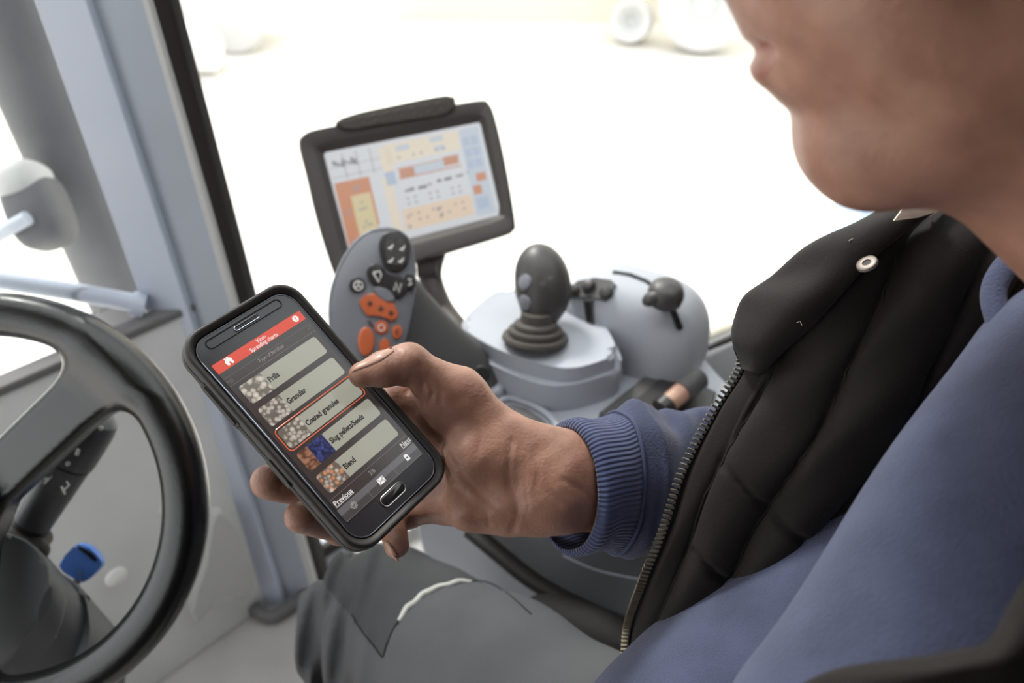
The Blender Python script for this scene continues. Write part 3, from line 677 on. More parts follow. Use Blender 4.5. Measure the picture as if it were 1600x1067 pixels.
# pod beneath the console
pod = thing('console_pedestal', 'pale grey pedestal under the side console', 'pedestal', Pz(800, 1000, 0))
rows = [[(650, 770, 1.17), (700, 790, 1.11), (760, 850, 1.09), (840, 920, 1.07), (940, 980, .99)],
        [(655, 830, 1.22), (700, 850, 1.15), (755, 900, 1.12), (830, 960, 1.10), (940, 1010, 1.07)],
        [(665, 880, 1.27), (700, 900, 1.21), (750, 950, 1.17), (820, 1010, 1.14), (940, 1060, 1.11)],
        [(670, 960, 1.33), (700, 1000, 1.27), (750, 1050, 1.22), (820, 1110, 1.18), (940, 1150, 1.15)]]
patch_obj('shell', grid_patch(rows, 6, 6), M['console'], pod, .03)
# black lower cover with reflex under the arm, and seat
se = thing('driver_seat', 'black cloth driver seat under the seated person', 'seat', (.48, .33, 0))
sx, sy = unit((.87, -.5, 0)), unit((.5, .87, 0)); scn = np.array([.47, .30, .40])
box('cushion', scn, (.24, .20, .07), (sx, sy, Z3), M['seat'], se, .05, 5)
box('backrest', scn+sx*.32+Z3*.30, (.06, .24, .36), (unit(sx+Z3*.15), sy, unit(Z3-sx*.15)), M['seat'], se, .045, 5)
box('suspension', scn-Z3*.23, (.18, .18, .165), (sx, sy, Z3), M['blackplastic'], se, .03)
superq('side_bolster', P(905, 985, .88), (unit(P(1000, 1010, .87)-P(850, 960, .93)), CU, CF), (.07, .03, .04), (2.4, 2.4), M['seat'], se)
hb = thing('handbrake_lever', 'copper-brown lever with dark grey tip lying in the console tray', 'lever', Pz(1065, 630, .70))
h0, h1 = P(1040, 634, .905), P(1092, 590, .925); ha = h1-h0; hl = np.linalg.norm(ha)
lathe('grip', [(0, 0), (.011, 0), (.0115, .004), (.0115, hl*.55), (0, hl*.55)], h0, ha, M['wood'], hb, 20)
lathe('tip', [(0, hl*.5), (.0135, hl*.5), (.0145, hl*.6), (.014, hl*1.0), (.010, hl*1.08), (0, hl*1.1)], h0, ha, M['tray'], hb, 20)
lathe('ferrule', [(0, -.008), (.013, -.008), (.0135, .004), (0, .006)], h0, ha, M['blk'], hb, 20)
# joystick
js = thing('joystick', 'dark grey ovoid joystick with two side buttons and ringed rubber boot', 'joystick', Pz(836, 530, .748))
jb = Pz(836, 532, .75); jt = P(849, 388, .945); ja = unit(unit(jt-jb)); jl = np.linalg.norm(jt-jb)
lathe('boot', [(.037, .000), (.0395, .003), (.038, .007), (.032, .008), (.033, .011), (.0315, .015), (.026, .016), (.0265, .019), (.025, .022), (.019, .024), (.018, .034), (0, .034)], jb, unit(ja*.4+Z3*.6), M['boot'], js, 36)
kc = P(848, 441, .945)
def knob_sdf(p):
    q = p-kc.astype(np.float32); A = ja.astype(np.float32); h = q@A
    r = ellip(p, kc, (camv(1, .05, 0), ja, unit(np.cross(camv(1, .05, 0), ja))), (.0335, .046, .031))
    lo_ = capsule(p, kc-ja*.015, kc-ja*.052, .027, .0175); r = smin(r, lo_, .012)
    # vertical flute near the top
    fl = capsule(p, P(856, 400, .914), P(860, 430, .912), .0040, .003); r = smax(r, -fl, .003)
    fl = capsule(p, P(846, 398, .912), P(847, 440, .911), .0030, .002); r = smax(r, -fl, .003)
    return r
lo, hi = bbox([kc-ja*.06, kc+ja*.05], .045); V, Q = surf(knob_sdf, lo, hi, .0013)
kn = fastmesh('knob', V, Q, M['stick'], js)
kb = BVHTree.FromPolygons([tuple(v) for v in V], [tuple(q) for q in Q])
for x, y in ((820, 441), (820, 473)):
    c, nn = onto(kb, x, y, 0, .92); nn = unit(nn)
    lathe('button', [(0, .0030), (.005, .0028), (.0085, .0018), (.0095, 0), (.0095, -.004)], c, nn if np.dot(nn, CF) < 0 else -nn, M['panel'], js, 24)

# ================================================================ MULTI-FUNCTION HANDLE
HN = camv(.22, .10, -.97); HO = P(585, 480, .85)
mf = thing('control_handle', 'blue-grey oval control handle studded with black and orange buttons', 'control handle', HO)
ol = [(513, 505), (514, 460), (524, 425), (542, 390), (566, 364), (594, 353), (622, 356), (640, 370), (648, 395), (651, 435), (645, 480), (636, 525), (622, 565), (600, 600), (575, 612), (545, 600), (524, 560)]
olw = [Ppl(x, y, HO, HN) for x, y in crom([np.array(q) for q in ol], 3, True)]; oc = np.mean(olw, 0)
def ring_(s, z): return [oc+(q-oc)*s+HN*z for q in olw]
loft('face', [ring_(.86, -.034), ring_(.95, -.028), ring_(1.0, -.016), ring_(1.0, -.006), ring_(.985, -.001), ring_(.96, .0), ring_(.94, -.0006), ring_(.90, .001), ring_(.5, .003), ring_(.1, .0035)], M['panel'], mf, autos=50)
def hl_(px, py, z=.003): return Ppl(px, py, HO+HN*z, HN)
def hbtn(name, pix, m, z0=.001, h=.0055, bev=.0018, sm=3, **k):
    pl = [hl_(x, y, z0) for x, y in pix]
    if sm: pl = list(crom(pl, sm, True))
    return prism(name, [p+HN*h for p in pl], -HN*(h+.002), m, mf, bevel=bev, **k)
hbtn('direction_pad', [(592, 388), (596, 370), (610, 363), (626, 365), (638, 374), (640, 395), (636, 415), (624, 425), (610, 424), (598, 412)], M['blk'], .0015, .0065, .0025)
dpad = hbtn('pad_cap', [(601, 386), (604, 376), (611, 375), (618, 379), (626, 374), (634, 380), (635, 392), (633, 398), (636, 410), (628, 417), (616, 415), (606, 412), (602, 400)], M['stick'], .008, .0012, .0006, 0)
for x, y in ((611, 386), (629, 388), (611, 407), (627, 407)):
    for dx, dy0, dy1 in ((-3, 3, 0), (1, 4, -4)):
        tube('pad_mark', [hl_(x+dx-1.5, y+dy0, .0098), hl_(x+dx+2.5, y+dy1, .0098)], .0009, M['white'], mf, n=6)
hbtn('round_button', ringpix(558, 446, 13, 12, 14), M['blk'], .001, .006, .002, 0)
hbtn('rocker_button', [(572, 428), (578, 416), (590, 414), (600, 422), (606, 434), (622, 432), (634, 438), (636, 450), (630, 464), (618, 466), (608, 450), (598, 446), (582, 446)], M['blk'], .001, .006, .002)
hbtn('small_button', [(632, 432), (640, 429), (648, 434), (648, 450), (640, 453), (632, 446)], M['blk'], .001, .006, .0015)
hbtn('thumb_rest', [(583, 453), (592, 449), (604, 453), (614, 462), (616, 470), (606, 473), (594, 468)], M['panel'], .001, .006, .0022)
tube('ring_mark', [hl_(x, y, .0074) for x, y in ringpix(560, 446.5, 7, 7)], .0007, M['white'], mf, n=6, closed=True)
for a in (90, 210, 330): tube('spoke_mark', [hl_(560, 446.5, .0074), hl_(560+6*math.cos(math.radians(a)), 446.5-6*math.sin(math.radians(a)), .0074)], .0008, M['white'], mf, n=6)
tube('arrow_mark', [hl_(x, y, .0074) for x, y in ((583, 426), (594, 424), (596, 430), (592, 441), (583, 426))], .0010, M['white'], mf, n=6)
tube('arrow_mark', [hl_(x, y, .0074) for x, y in ((616, 454), (618, 441), (624, 457), (627, 443))], .0010, M['white'], mf, n=6)
tube('figure_mark', [hl_(x, y, .0074) for x, y in ((637, 436), (643, 436), (640, 440), (644, 443), (638, 446))], .0009, M['white'], mf, n=6)
hbtn('orange_rocker', [(561, 472), (570, 462), (585, 459), (594, 470), (604, 476), (614, 473), (622, 490), (620, 498), (610, 503), (600, 494), (588, 494), (574, 494), (566, 484)], M['orange'], .001, .006, .0016, 0)
for x, y in ((578, 474), (595, 482), (611, 489)):
    for a in (0, PI/2): tube('cross_mark', [hl_(x-4*math.cos(a), y-4*math.sin(a), .0074), hl_(x+4*math.cos(a), y+4*math.sin(a), .0074)], .0010, M['dkprint'], mf, n=6)
hbtn('orange_button', ringpix(596, 512, 11, 11, 14), M['orange'], .001, .005, .0025, 0)
hbtn('orange_button', ringpix(620, 519, 8, 11, 14), M['orange'], .001, .005, .0025, 0)
hbtn('orange_button', ringpix(601, 543, 9, 14, 14), M['orange'], .001, .005, .0025, 0)
hbtn('orange_oval_button', ringpix(572, 534, 13, 23, 18), M['orange'], .001, .007, .0035, 0)
tube('ring_mark', [hl_(x, y, .0064) for x, y in ringpix(596, 512, 5, 5)], .0006, M['white'], mf, n=6, closed=True)
tube('figure_mark', [hl_(x, y, .0064) for x, y in ((623, 514), (618, 518), (622, 523))], .0008, M['dkprint'], mf, n=6)
tube('figure_mark', [hl_(x, y, .0042) for x, y in ((574, 503), (580, 502), (577, 507), (584, 509))], .0007, M['dkprint'], mf, n=6)
# body of the handle sweeping back and down to the console
def oval(c, a, b, u, v, n=24): return [np.asarray(c)+a*math.cos(2*PI*i/n)*u+b*math.sin(2*PI*i/n)*v for i in range(n)]
hu = unit(CR*.55+CU*.6); rings = []
for px, py, d, a, b, ang in ((600, 470, .885, .030, .070, 80), (640, 500, .90, .032, .062, 70), (675, 530, .915, .034, .052, 55), (705, 560, .93, .036, .044, 45), (722, 590, .94, .037, .040, 40), (728, 625, .95, .038, .040, 40)):
    an = math.radians(ang); u = camv(math.sin(an), math.cos(an)*.6, .2); v = unit(camv(-math.cos(an)*.9, math.sin(an), .1)); rings.append(oval(P(px, py, d), a, b, u, v))
RR = np.array(rings); RR = np.array([crom(RR[:, j], 5) for j in range(RR.shape[1])]).transpose(1, 0, 2)
loft('neck', [list(r) for r in RR], M['tray'], mf)
lathe('pivot', [(0, .004), (.008, .004), (.010, 0), (0, 0)], P(752, 584, .90), -CF, M['dark'], mf, 20)

# ================================================================ PHONE
FR = np.array([[0.57081791434677, -0.653911370862884, 0.4965549594123769], [0.8208984888846245, 0.4419062466799174, -0.36172439797753203], [0.017104958571817153, 0.6140999822516622, 0.7890428582724545]])
fo_ = np.array([-0.10729, 0.33959, 1.0041])
def PH(x, y, z=0): return fo_+FR@np.array([x, y, z])/1000.0       # phone millimetres -> world
def phl(px, py): q = FR.T@(Ppl(px, py, fo_, FR[:, 2])-fo_); return q[0]*1000, q[1]*1000
ph = thing('smartphone', 'black smartphone in a rubber case held in the right hand, lit menu screen', 'phone', fo_, rot=FR, local=True)
def L3(x, y, z=0): return np.array([x, y, z])/1000.0
def rr(hx, hy, r, cx=0, cy=0, n=7): return rrect(cx-hx, cy-hy, cx+hx, cy+hy, r, n)
def ph_loft(name, lv, m, parent=ph, cap0=True, cap1=True, **k):
    return loft(name, [[L3(x, y, z) for x, y in rr(hx, hy, r, cy=cy)] for hx, hy, r, cy, z in lv], m, parent, cap0=cap0, cap1=cap1, **k)
CY = .8
case = ph_loft('case', [(35, 71, 10, CY, -13), (38, 74, 12, CY, -11.6), (39.6, 75.6, 14, CY, -8), (40, 76, 14.5, CY, -4), (40, 76, 14.5, CY, -3.6), (39.5, 75.5, 14.2, CY, -3.3), (39.5, 75.5, 14.2, CY, -2.8), (40, 76, 14.5, CY, -2.5), (40, 76, 14.5, CY, .5), (39.6, 75.6, 14.2, CY, 2.0), (38.6, 74.6, 13.6, CY, 2.7), (37.6, 73.6, 13, CY, 2.6), (36.6, 72.6, 12.4, CY, 1.8), (35.4, 71.2, 11.6, CY, .4), (35.2, 71, 11.4, CY, -.4)], M['case'], cap1=False, autos=50)
ph_loft('glass_front', [(34.9, 70.6, 11, CY, -9), (34.9, 70.6, 11, CY, -.4), (34.4, 70.1, 10.6, CY, .1), (33.9, 69.6, 10.2, CY, .2)], M['phone_top'])
def trimring(name, hx, hy, r, cy, z, rad, m, parent=ph): return tube(name, [L3(x, y, z) for x, y in rr(hx, hy, r, cy=cy, n=8)], rad/1000, m, parent, closed=True, n=8)
trimring('chrome_trim', 34.4, 70.1, 10.6, CY, .2, .3, M['trim_dark'])
_ = 0
tube('edge_reflection', [L3(-34.3, 60, .3), L3(-34.1, 20, .3), L3(-34.1, -20, .3), L3(-34.3, -56, .3)], [.0003, .0008, .0008, .0003], M['chrome'], ph, n=8, smooth_n=4)  # bright strip added for the reflection in the glass bevel
# top recess with earpiece
def plate(name, pts, z, m, parent=ph, h=.0): 
    V = [L3(x, y, z) for x, y in pts]; return mesh(name, V, [tuple(range(len(V)))], m, parent, smooth=False)
tube('top_groove', [L3(x, y, .25) for x, y in rr(26, 2.6, 2.4, 0, 66.0, 5)], .00045, M['dark'], ph, closed=True, n=8)
plate('earpiece_slot', rr(8.4, 1.25, 1.2, 1, 65.8), .5, M['dark']); tube('earpiece_rim', [L3(x, y, .5) for x, y in rr(8.4, 1.25, 1.2, 1, 65.8)], .0003, M['chrome'], ph, closed=True, n=6)
for i in range(9): tube('earpiece_grille', [L3(-6.2+i*1.8, 64.9, .6), L3(-6.2+i*1.8, 66.7, .6)], .00018, M['steel'], ph, n=5)
ph_loft('home_button', [(9.0, 3.1, 3.0, -61.3, 0), (9.0, 3.1, 3.0, -61.3, .6), (8.6, 2.7, 2.6, -61.3, .9)], M['phone_black'])
tube('home_button_ring', [L3(x, y, .75) for x, y in rr(9.1, 3.2, 3.1, 0, -61.3)], .00032, M['steel'], ph, closed=True, n=6)
# side buttons and port flap on the case's left wall
def cbox(name, c, h, m, bev, parent=case): return box(name, L3(*c), [q/1000 for q in h], (X3, Y3, Z3), m, parent, bev/1000)
cbox('volume_button', (-40.4, 36, -4.2), (1.1, 13, 2.0), M['case'], .8)
cbox('volume_groove', (-40.0, 36, -4.2), (.5, 15, 3.0), M['dark'], .3)
cbox('port_flap', (-40.2, -12, -4), (.9, 9, 2.6), M['case'], .8); cbox('flap_notch', (-40.8, -20, -3.4), (.7, 1.6, 2.0), M['blk'], .4)
cbox('power_button', (40.3, 30, -4), (1.0, 8, 2.0), M['case'], .8); cbox('rim_notch', (39.4, 1, 2.2), (.5, .6, .8), M['steel'], .2)
# ---- screen content
def ems(name, col, e=.55, base=.25, rough=.18, vor=None, vscale=420, cols=None):
    m = bpy.data.materials.new(name); m.use_nodes = True; nt = m.node_tree; b = nt.nodes['Principled BSDF']
    c = lin(col); b.inputs['Roughness'].default_value = rough; b.inputs['Emission Strength'].default_value = e; b.inputs['Emission Color'].default_value = c
    b.inputs['Base Color'].default_value = tuple(x*base for x in c[:3])+(1,); b.inputs['Specular IOR Level'].default_value = .5
    if vor:
        tc = nt.nodes.new('ShaderNodeTexCoord'); v = nt.nodes.new('ShaderNodeTexVoronoi'); v.inputs['Scale'].default_value = vscale; v.inputs['Randomness'].default_value = .75
        mp = nt.nodes.new('ShaderNodeMapping'); mp.inputs['Scale'].default_value = (1, 1, 0); mp.inputs['Rotation'].default_value = (0, 0, .5)
        if vor == 'long': mp.inputs['Scale'].default_value = (.55, 1, 0)
        nt.links.new(tc.outputs['Object'], mp.inputs[0]); nt.links.new(mp.outputs[0], v.inputs['Vector'])
        r = nt.nodes.new('ShaderNodeValToRGB'); r.color_ramp.elements[0].position = .1; r.color_ramp.elements[0].color = (1, 1, 1, 1); r.color_ramp.elements[1].position = .62; r.color_ramp.elements[1].color = (.06, .055, .05, 1)
        e_ = r.color_ramp.elements.new(.42); e_.color = (.62, .6, .58, 1)
        nt.links.new(v.outputs['Distance'], r.inputs[0])
        rc = nt.nodes.new('ShaderNodeValToRGB'); rc.color_ramp.interpolation = 'CONSTANT'
        cl = cols or [col]
        for i, q in enumerate(cl):
            el = rc.color_ramp.elements[0] if i == 0 else rc.color_ramp.elements.new(i/len(cl)); el.position = i/len(cl); el.color = lin(q)
        sp = nt.nodes.new('ShaderNodeSeparateColor'); nt.links.new(v.outputs['Color'], sp.inputs[0]); nt.links.new(sp.outputs[0], rc.inputs[0])
        mx = nt.nodes.new('ShaderNodeMix'); mx.data_type = 'RGBA'; mx.blend_type = 'MULTIPLY'; mx.inputs[0].default_value = 1
        nt.links.new(rc.outputs[0], mx.inputs[6]); nt.links.new(r.outputs[0], mx.inputs[7]); nt.links.new(mx.outputs[2], b.inputs['Emission Color'])
    return m
S = dict(bg=ems('display_background', (60, 54, 53), .3), red=ems('display_red', (214, 62, 34), .34), tile=ems('display_tile', (160, 160, 146), .34), txt=ems('display_black_text', (28, 26, 28), .2),
         wht=ems('display_white_text', (236, 234, 232), .36), gry=ems('display_grey_text', (150, 146, 144), .34), line=ems('display_line', (120, 116, 114), .32), bar=ems('display_bar', (104, 102, 106), .3), bar2=ems('display_bar_dark', (72, 69, 70), .3), orl=ems('display_orange_line', (226, 100, 62), .34),
         p1=ems('prills_picture', (216, 208, 194), .34, vor='r', vscale=300), p2=ems('granular_picture', (200, 192, 182), .34, vor='r', vscale=400), p3=ems('granules_picture', (206, 196, 184), .34, vor='r', vscale=360),
         p4=ems('seed_picture', (176, 124, 98), .34, vor='long', vscale=330), p5=ems('pellet_picture', (62, 76, 140), .34, vor='r', vscale=420, cols=[(62, 76, 140), (54, 66, 126)]),
         p6=ems('blend_picture', (210, 190, 176), .34, vor='r', vscale=370, cols=[(226, 128, 62), (214, 202, 190), (196, 158, 138), (190, 198, 196), (228, 140, 70), (204, 172, 156)]))
scr = plate('screen', rr(31.6, 55.6, .4), .42, S['bg'], ph); scr['label'] = 'lit menu screen with red title bar'
def sp(name, pts, z, m): return plate(name, pts, z, m, scr)
sp('title_bar', rr(31.6, 3.1, .1, 0, 52.5), .48, S['red'])
def tx(name, s_, x, y, size, m, align='LEFT', bold=0, sx=.84): return text(name, s_, size*1.12/1000, L3(x, y-.25, .62), m, scr, X3, Y3, bold/1000, align, sx, depth=.00001)
tx('title_text', 'Vicon', 1, 52.8, 3.0, S['wht'], 'CENTER'); tx('title_text', 'Spreading charts', 1, 50.1, 3.1, S['wht'], 'CENTER', .02)
sp('home_icon', [(-24, 50.6), (-22.5, 50.6), (-22.5, 52.3), (-21.5, 52.3), (-21.5, 50.6), (-20, 50.6), (-20, 53), (-19.3, 53), (-22, 55.4), (-23.2, 54.3), (-23.2, 55.2), (-23.8, 55.2), (-23.8, 53.8), (-24.7, 53)], .6, S['wht'])
sp('help_icon', [(26.2+2*math.cos(a*PI/10), 52.6+2*math.sin(a*PI/10)) for a in range(20)], .58, S['wht']); text('help_mark', '?', .0034, L3(26.2, 51.4, .64), S['red'], scr, X3, Y3, .00006, 'CENTER', 1, depth=.00001)
sp('tab_line', [(-31, 45.6), (31, 45.6), (31, 45.8), (-31, 45.8)], .5, S['bar'])
tx('heading_text', 'Type of fertilizer', 0, 42.7, 2.9, S['gry'], 'CENTER'); tx('tab_text', 'ngs', -31, 42.4, 3.2, S['bar']); tx('tab_text', 'D-', 27.5, 43.4, 3.0, S['bar'])
sp('rule', [(-31, 40.5), (31, 40.5), (31, 40.7), (-31, 40.7)], .5, S['line'])
names = ['Prills', 'Granular', 'Coated granules', 'Slug pellets/Seeds', 'Blend']
for i, nm in enumerate(names):
    y1 = 38-15.95*i; y0 = y1-12.2
    sp('menu_tile', rr(28.2, 6.1, 1.8, 0, (y0+y1)/2), .5, S['tile'])
    pc = ['p1', 'p2', 'p3', 'p4', 'p6'][i]
    pp = [(x, y) for x, y in rr(28.2, 6.1, 1.8, 0, (y0+y1)/2) if x < 0]; xr = -13
    sp('picture', [(xr, y1)]+pp+[(xr, y0)], .55, S[pc]) if i != 3 else (sp('picture', [(-20.5, y1)]+pp+[(-20.5, y0)], .55, S['p4']), sp('picture', [(-9, y1), (-20.5, y1), (-20.5, y0), (-9, y0)], .55, S['p5']))
    tx('tile_text', nm, (-12 if i != 3 else -8), y0+4.4+.3, 4.1, S['txt'], 'LEFT', .15, .80)
    if i == 2: tube('selection_frame', [L3(x, y, .6) for x, y in rr(29.4, 7.3, 2.6, 0, (y0+y1)/2)], .0003, S['orl'], scr, closed=True, n=6)
sp('rule', [(-31, -41.0), (31, -41.0), (31, -40.8), (-31, -40.8)], .5, S['line'])
tx('link_text', 'Previous', -30.5, -45.2, 3.9, S['wht'], 'LEFT', .02, .88); sp('underline', [(-30.5, -46.1), (-17.2, -46.1), (-17.2, -45.85), (-30.5, -45.85)], .6, S['wht'])
tx('link_text', 'Next', 23.6, -45.2, 3.9, S['wht'], 'LEFT', .02, .88); sp('underline', [(23.6, -46.1), (30.2, -46.1), (30.2, -45.85), (23.6, -45.85)], .6, S['wht'])
tx('page_text', '3/6', -1, -45.0, 3.6, S['gry'], 'CENTER')
sp('tool_bar', [(-31.5, -51.2), (31.5, -51.2), (31.5, -47.3), (-31.5, -47.3)], .48, S['bar']); sp('tool_bar', [(-31.5, -55.3), (31.5, -55.3), (31.5, -51.2), (-31.5, -51.2)], .48, S['bar2'])
for x in (-10.5, 10.5): sp('divider', [(x-.12, -55), (x+.12, -55), (x+.12, -47.6), (x-.12, -47.6)], .52, S['line'])
sp('rule', [(-31, -55.5), (31, -55.5), (31, -55.3), (-31, -55.3)], .5, S['line'])
# gear, envelope and page icons
g = []
for a in range(32):
    r_ = 2.0 if (a//2) % 2 == 0 else 1.5; g.append((-22+r_*math.cos(a*PI/16), -51.2+r_*math.sin(a*PI/16)))
gi = tube('gear_icon', [L3(x, y, .6) for x, y in g], .00022, S['gry'], scr, closed=True, n=5); tube('gear_ring', [L3(-22+.9*math.cos(a*PI/8), -51.2+.9*math.sin(a*PI/8), .6) for a in range(16)], .00022, S['gry'], scr, closed=True, n=5)
sp('envelope_icon', rr(2.4, 1.9, .2, 0, -51.1), .6, S['wht']); tube('envelope_fold', [L3(-2.2, -49.5, .62), L3(0, -51.6, .62), L3(2.2, -49.5, .62)], .00018, S['bar2'], scr, n=5); tube('envelope_fold', [L3(-2.2, -52.8, .62), L3(-.6, -51.2, .62)], .00014, S['bar2'], scr, n=5); tube('envelope_fold', [L3(2.2, -52.8, .62), L3(.6, -51.2, .62)], .00014, S['bar2'], scr, n=5)
sp('page_icon', [(20.6, -53), (23.4, -53), (23.4, -50), (22.4, -49), (20.6, -49)], .6, S['wht']); sp('page_mark', [(21.2, -51.6), (22.8, -51.6), (22.8, -50.8), (21.2, -50.8)], .64, S['bar2'])

# ================================================================ PERSON
pe = thing('person', 'seated man in a blue sweatshirt, black quilted vest and charcoal trousers holding a smartphone', 'person', (.45, .36, .48))
f32 = np.float32
def U(ds, k):
    d = ds[0]
    for q in ds[1:]: d = smin(d, q, k)
    return d
mmr = lambda r, d: r*d/FPX     # pixels at depth -> metres
W = {}
def J(n, x, y, d): W[n] = P(x, y, d); return W[n]
# hand and forearm skeleton
J('tt', 566, 586, .4560); J('tm', 598, 577, .4600); J('tip', 637, 568, .4690); J('tmc', 714, 620, .487); J('tcm', 795, 712, .492)
J('wr1', 858, 724, .497); J('wr2', 858, 778, .487); J('fa1', 1010, 722, .540); J('fa2', 1010, 786, .535)
J('pm1', 668, 655, .502); J('pm2', 676, 715, .512); J('pm3', 688, 765, .508); J('pm4', 700, 790, .500)
J('pw1', 800, 745, .512); J('pw2', 800, 782, .492)
fing = {'index': [(662, 640, .503, 10.5), (575, 640, .535, 9.6), (490, 655, .520, 8.6), (455, 672, .497, 7.8)],
        'middle': [(672, 700, .510, 10.5), (590, 735, .545, 9.8), (478, 764, .500, 10.2), (418, 753, .446, 9.8)],
        'ring': [(682, 752, .508, 10.2), (610, 800, .535, 9.4), (530, 824, .500, 9.8), (470, 807, .453, 9.2)],
        'pinky': [(700, 792, .495, 9.2), (640, 800, .512, 9.0), (612, 818, .498, 8.8), (620, 853, .474, 7.8)]}
for k, v in fing.items(): fing[k] = [(P(x, y, d), r/1000) for x, y, d, r in v]
creases = [([P(*c) for c in q], dp, wd) for q, dp, wd in [
    ([(655, 572, .462), (662, 600, .460), (655, 622, .462)], .0016, .0016), ([(668, 590, .458), (676, 612, .458), (668, 630, .46)], .0011, .0014),
    ([(642, 596, .458), (636, 612, .462)], .0014, .0015), ([(690, 612, .46), (690, 632, .46)], .0006, .0015),
    ([(800, 690, .466), (795, 745, .463), (808, 800, .468), (800, 830, .475)], .0011, .0022), ([(815, 700, .465), (811, 760, .462), (820, 810, .467)], .0006, .0018),
    ([(880, 750, .474), (915, 770, .476), (930, 795, .48)], .0006, .0018),
    ([(652, 812, .478), (646, 838, .485)], .0012, .0014), ([(648, 585, .458), (652, 605, .458)], .0008, .001), ([(682, 600, .457), (688, 625, .46)], .0005, .0012), ([(620, 545, .455), (628, 556, .455), (630, 572, .456)], .0006, .0010), ([(612, 552, .454), (616, 566, .455)], .0004, .0009),
    ([(740, 625, .46), (750, 680, .462), (742, 720, .462)], .0005, .0022), ([(860, 770, .47), (880, 790, .47), (905, 800, .475)], .0005, .0016), ([(835, 700, .466), (842, 730, .464), (838, 760, .464)], .0005, .0014), ([(760, 800, .470), (765, 822, .475)], .0005, .0012), ([(700, 745, .468), (740, 790, .468), (790, 812, .470)], .0007, .003)]]
def hand_sdf(p):
    th_ = U([capsule(p, W['tt'], W['tm'], .0078, .0100), capsule(p, W['tm'], W['tip'], .0102, .0118)], .004)
    th_ = smin(th_, capsule(p, W['tip'], W['tmc'], .0112, .0165), .006)
    th_ = smin(th_, capsule(p, W['tmc'], W['tcm'], .0160, .0215), .010)
    wr = U([capsule(p, W['wr1'], W['fa1'], .0200, .0200), capsule(p, W['wr2'], W['fa2'], .0200, .0200), capsule(p, (W['wr1']+W['wr2'])/2, (W['fa1']+W['fa2'])/2, .0205, .021)], .012)
    palm = U([capsule(p, W['pm1'], W['pw1'], .0125, .019), capsule(p, W['pm2'], W['pw1'], .0125, .019), capsule(p, W['pm3'], W['pw2'], .0125, .0195), capsule(p, W['pm4'], W['pw2'], .0118, .0185), capsule(p, P(735, 790, .484), W['wr2'], .0155, .0195)], .010)
    palm = smin(palm, capsule(p, P(738, 715, .482), W['wr1'], .0190, .019), .012)
    palm = smin(palm, capsule(p, W['tcm'], (W['wr1']+W['wr2'])/2, .0225, .0215), .012)
    web = capsule(p, P(690, 636, .487), P(672, 668, .497), .0105, .012)
    web = smin(web, capsule(p, P(628, 618, .497), P(684, 655, .494), .0125, .014), .005)
    body = U([palm, wr], .014); body = smin(body, web, .006); body = smin(body, th_, .009)
    out = body
    fd_ = None
    for k, v in fing.items():
        c = None
        for (a, ra), (b, rb) in zip(v[:-1], v[1:]):
            q = capsule(p, a, b, ra, rb); c = q if c is None else smin(c, q, .0035)
        # slight joint swellings
        for (a, ra) in v[1:3]: c = smin(c, capsule(p, a, a+np.array([1e-4, 0, 0]), ra*1.04), .003)
        fd_ = c if fd_ is None else smin(fd_, c, .0012)
    out = smin(out, fd_, .0045)
    for q, dp, wd in creases:
        d = dline(p, q); out = out+1.3*dp*np.exp(-(d/wd)**2)
    # tendons, wrist bones and fine unevenness
    out = out-.0014*np.exp(-(dline(p, [P(735, 588, .478), P(800, 655, .475), P(850, 680, .476)])/.008)**2)
    out = out-.0022*np.exp(-(dline(p, [P(838, 668, .485), P(848, 674, .485)])/.009)**2)
    out = out+.00035*vnoise(p, 260, 3)+.0006*vnoise(p, 90, 4)
    # keep clear of the phone: flesh is pressed flat along the case
    q = (p-fo_.astype(f32))@FR.astype(f32)
    bx = np.maximum(np.maximum(np.abs(q[:, 0])-.0398, np.abs(q[:, 1]-.0008)-.0758), np.abs(q[:, 2]+.0052)-.0080)
    return smax(out, -bx, .0015)
allp = [v for v in W.values()]+[c[0] for v in fing.values() for c in v]
lo, hi = bbox(allp, .03)
crease_px = [([(FPX*np.dot(q-CAM, CR)/np.dot(q-CAM, CF)+800, 533.5-FPX*np.dot(q-CAM, CU)/np.dot(q-CAM, CF)) for q in pts], dp, wd) for pts, dp, wd in creases]
crease_px += [([(632, 600), (640, 590), (644, 578)], .0008, .0010), ([(690, 690), (720, 740), (770, 790), (800, 812)], .0006, .0022), ([(812, 694), (806, 730), (806, 770), (812, 812)], .0005, .0011),
              ([(822, 706), (820, 745), (826, 800)], .0004, .0010), ([(668, 570), (672, 590), (670, 606)], .0005, .0010), ([(658, 600), (664, 618), (660, 634)], .0009, .0012)]
creases = []; V0, Q0 = surf(hand_sdf, lo, hi, .0024); b0 = BVHTree.FromPolygons([tuple(v) for v in V0], [tuple(q) for q in Q0])
creases = [([onto(b0, x, y, 0, .47)[0] for x, y in crom([np.array(q) for q in pts], 4)], dp*.75, wd) for pts, dp, wd in crease_px]
HV, HQ = surf(hand_sdf, lo, hi, .00115)

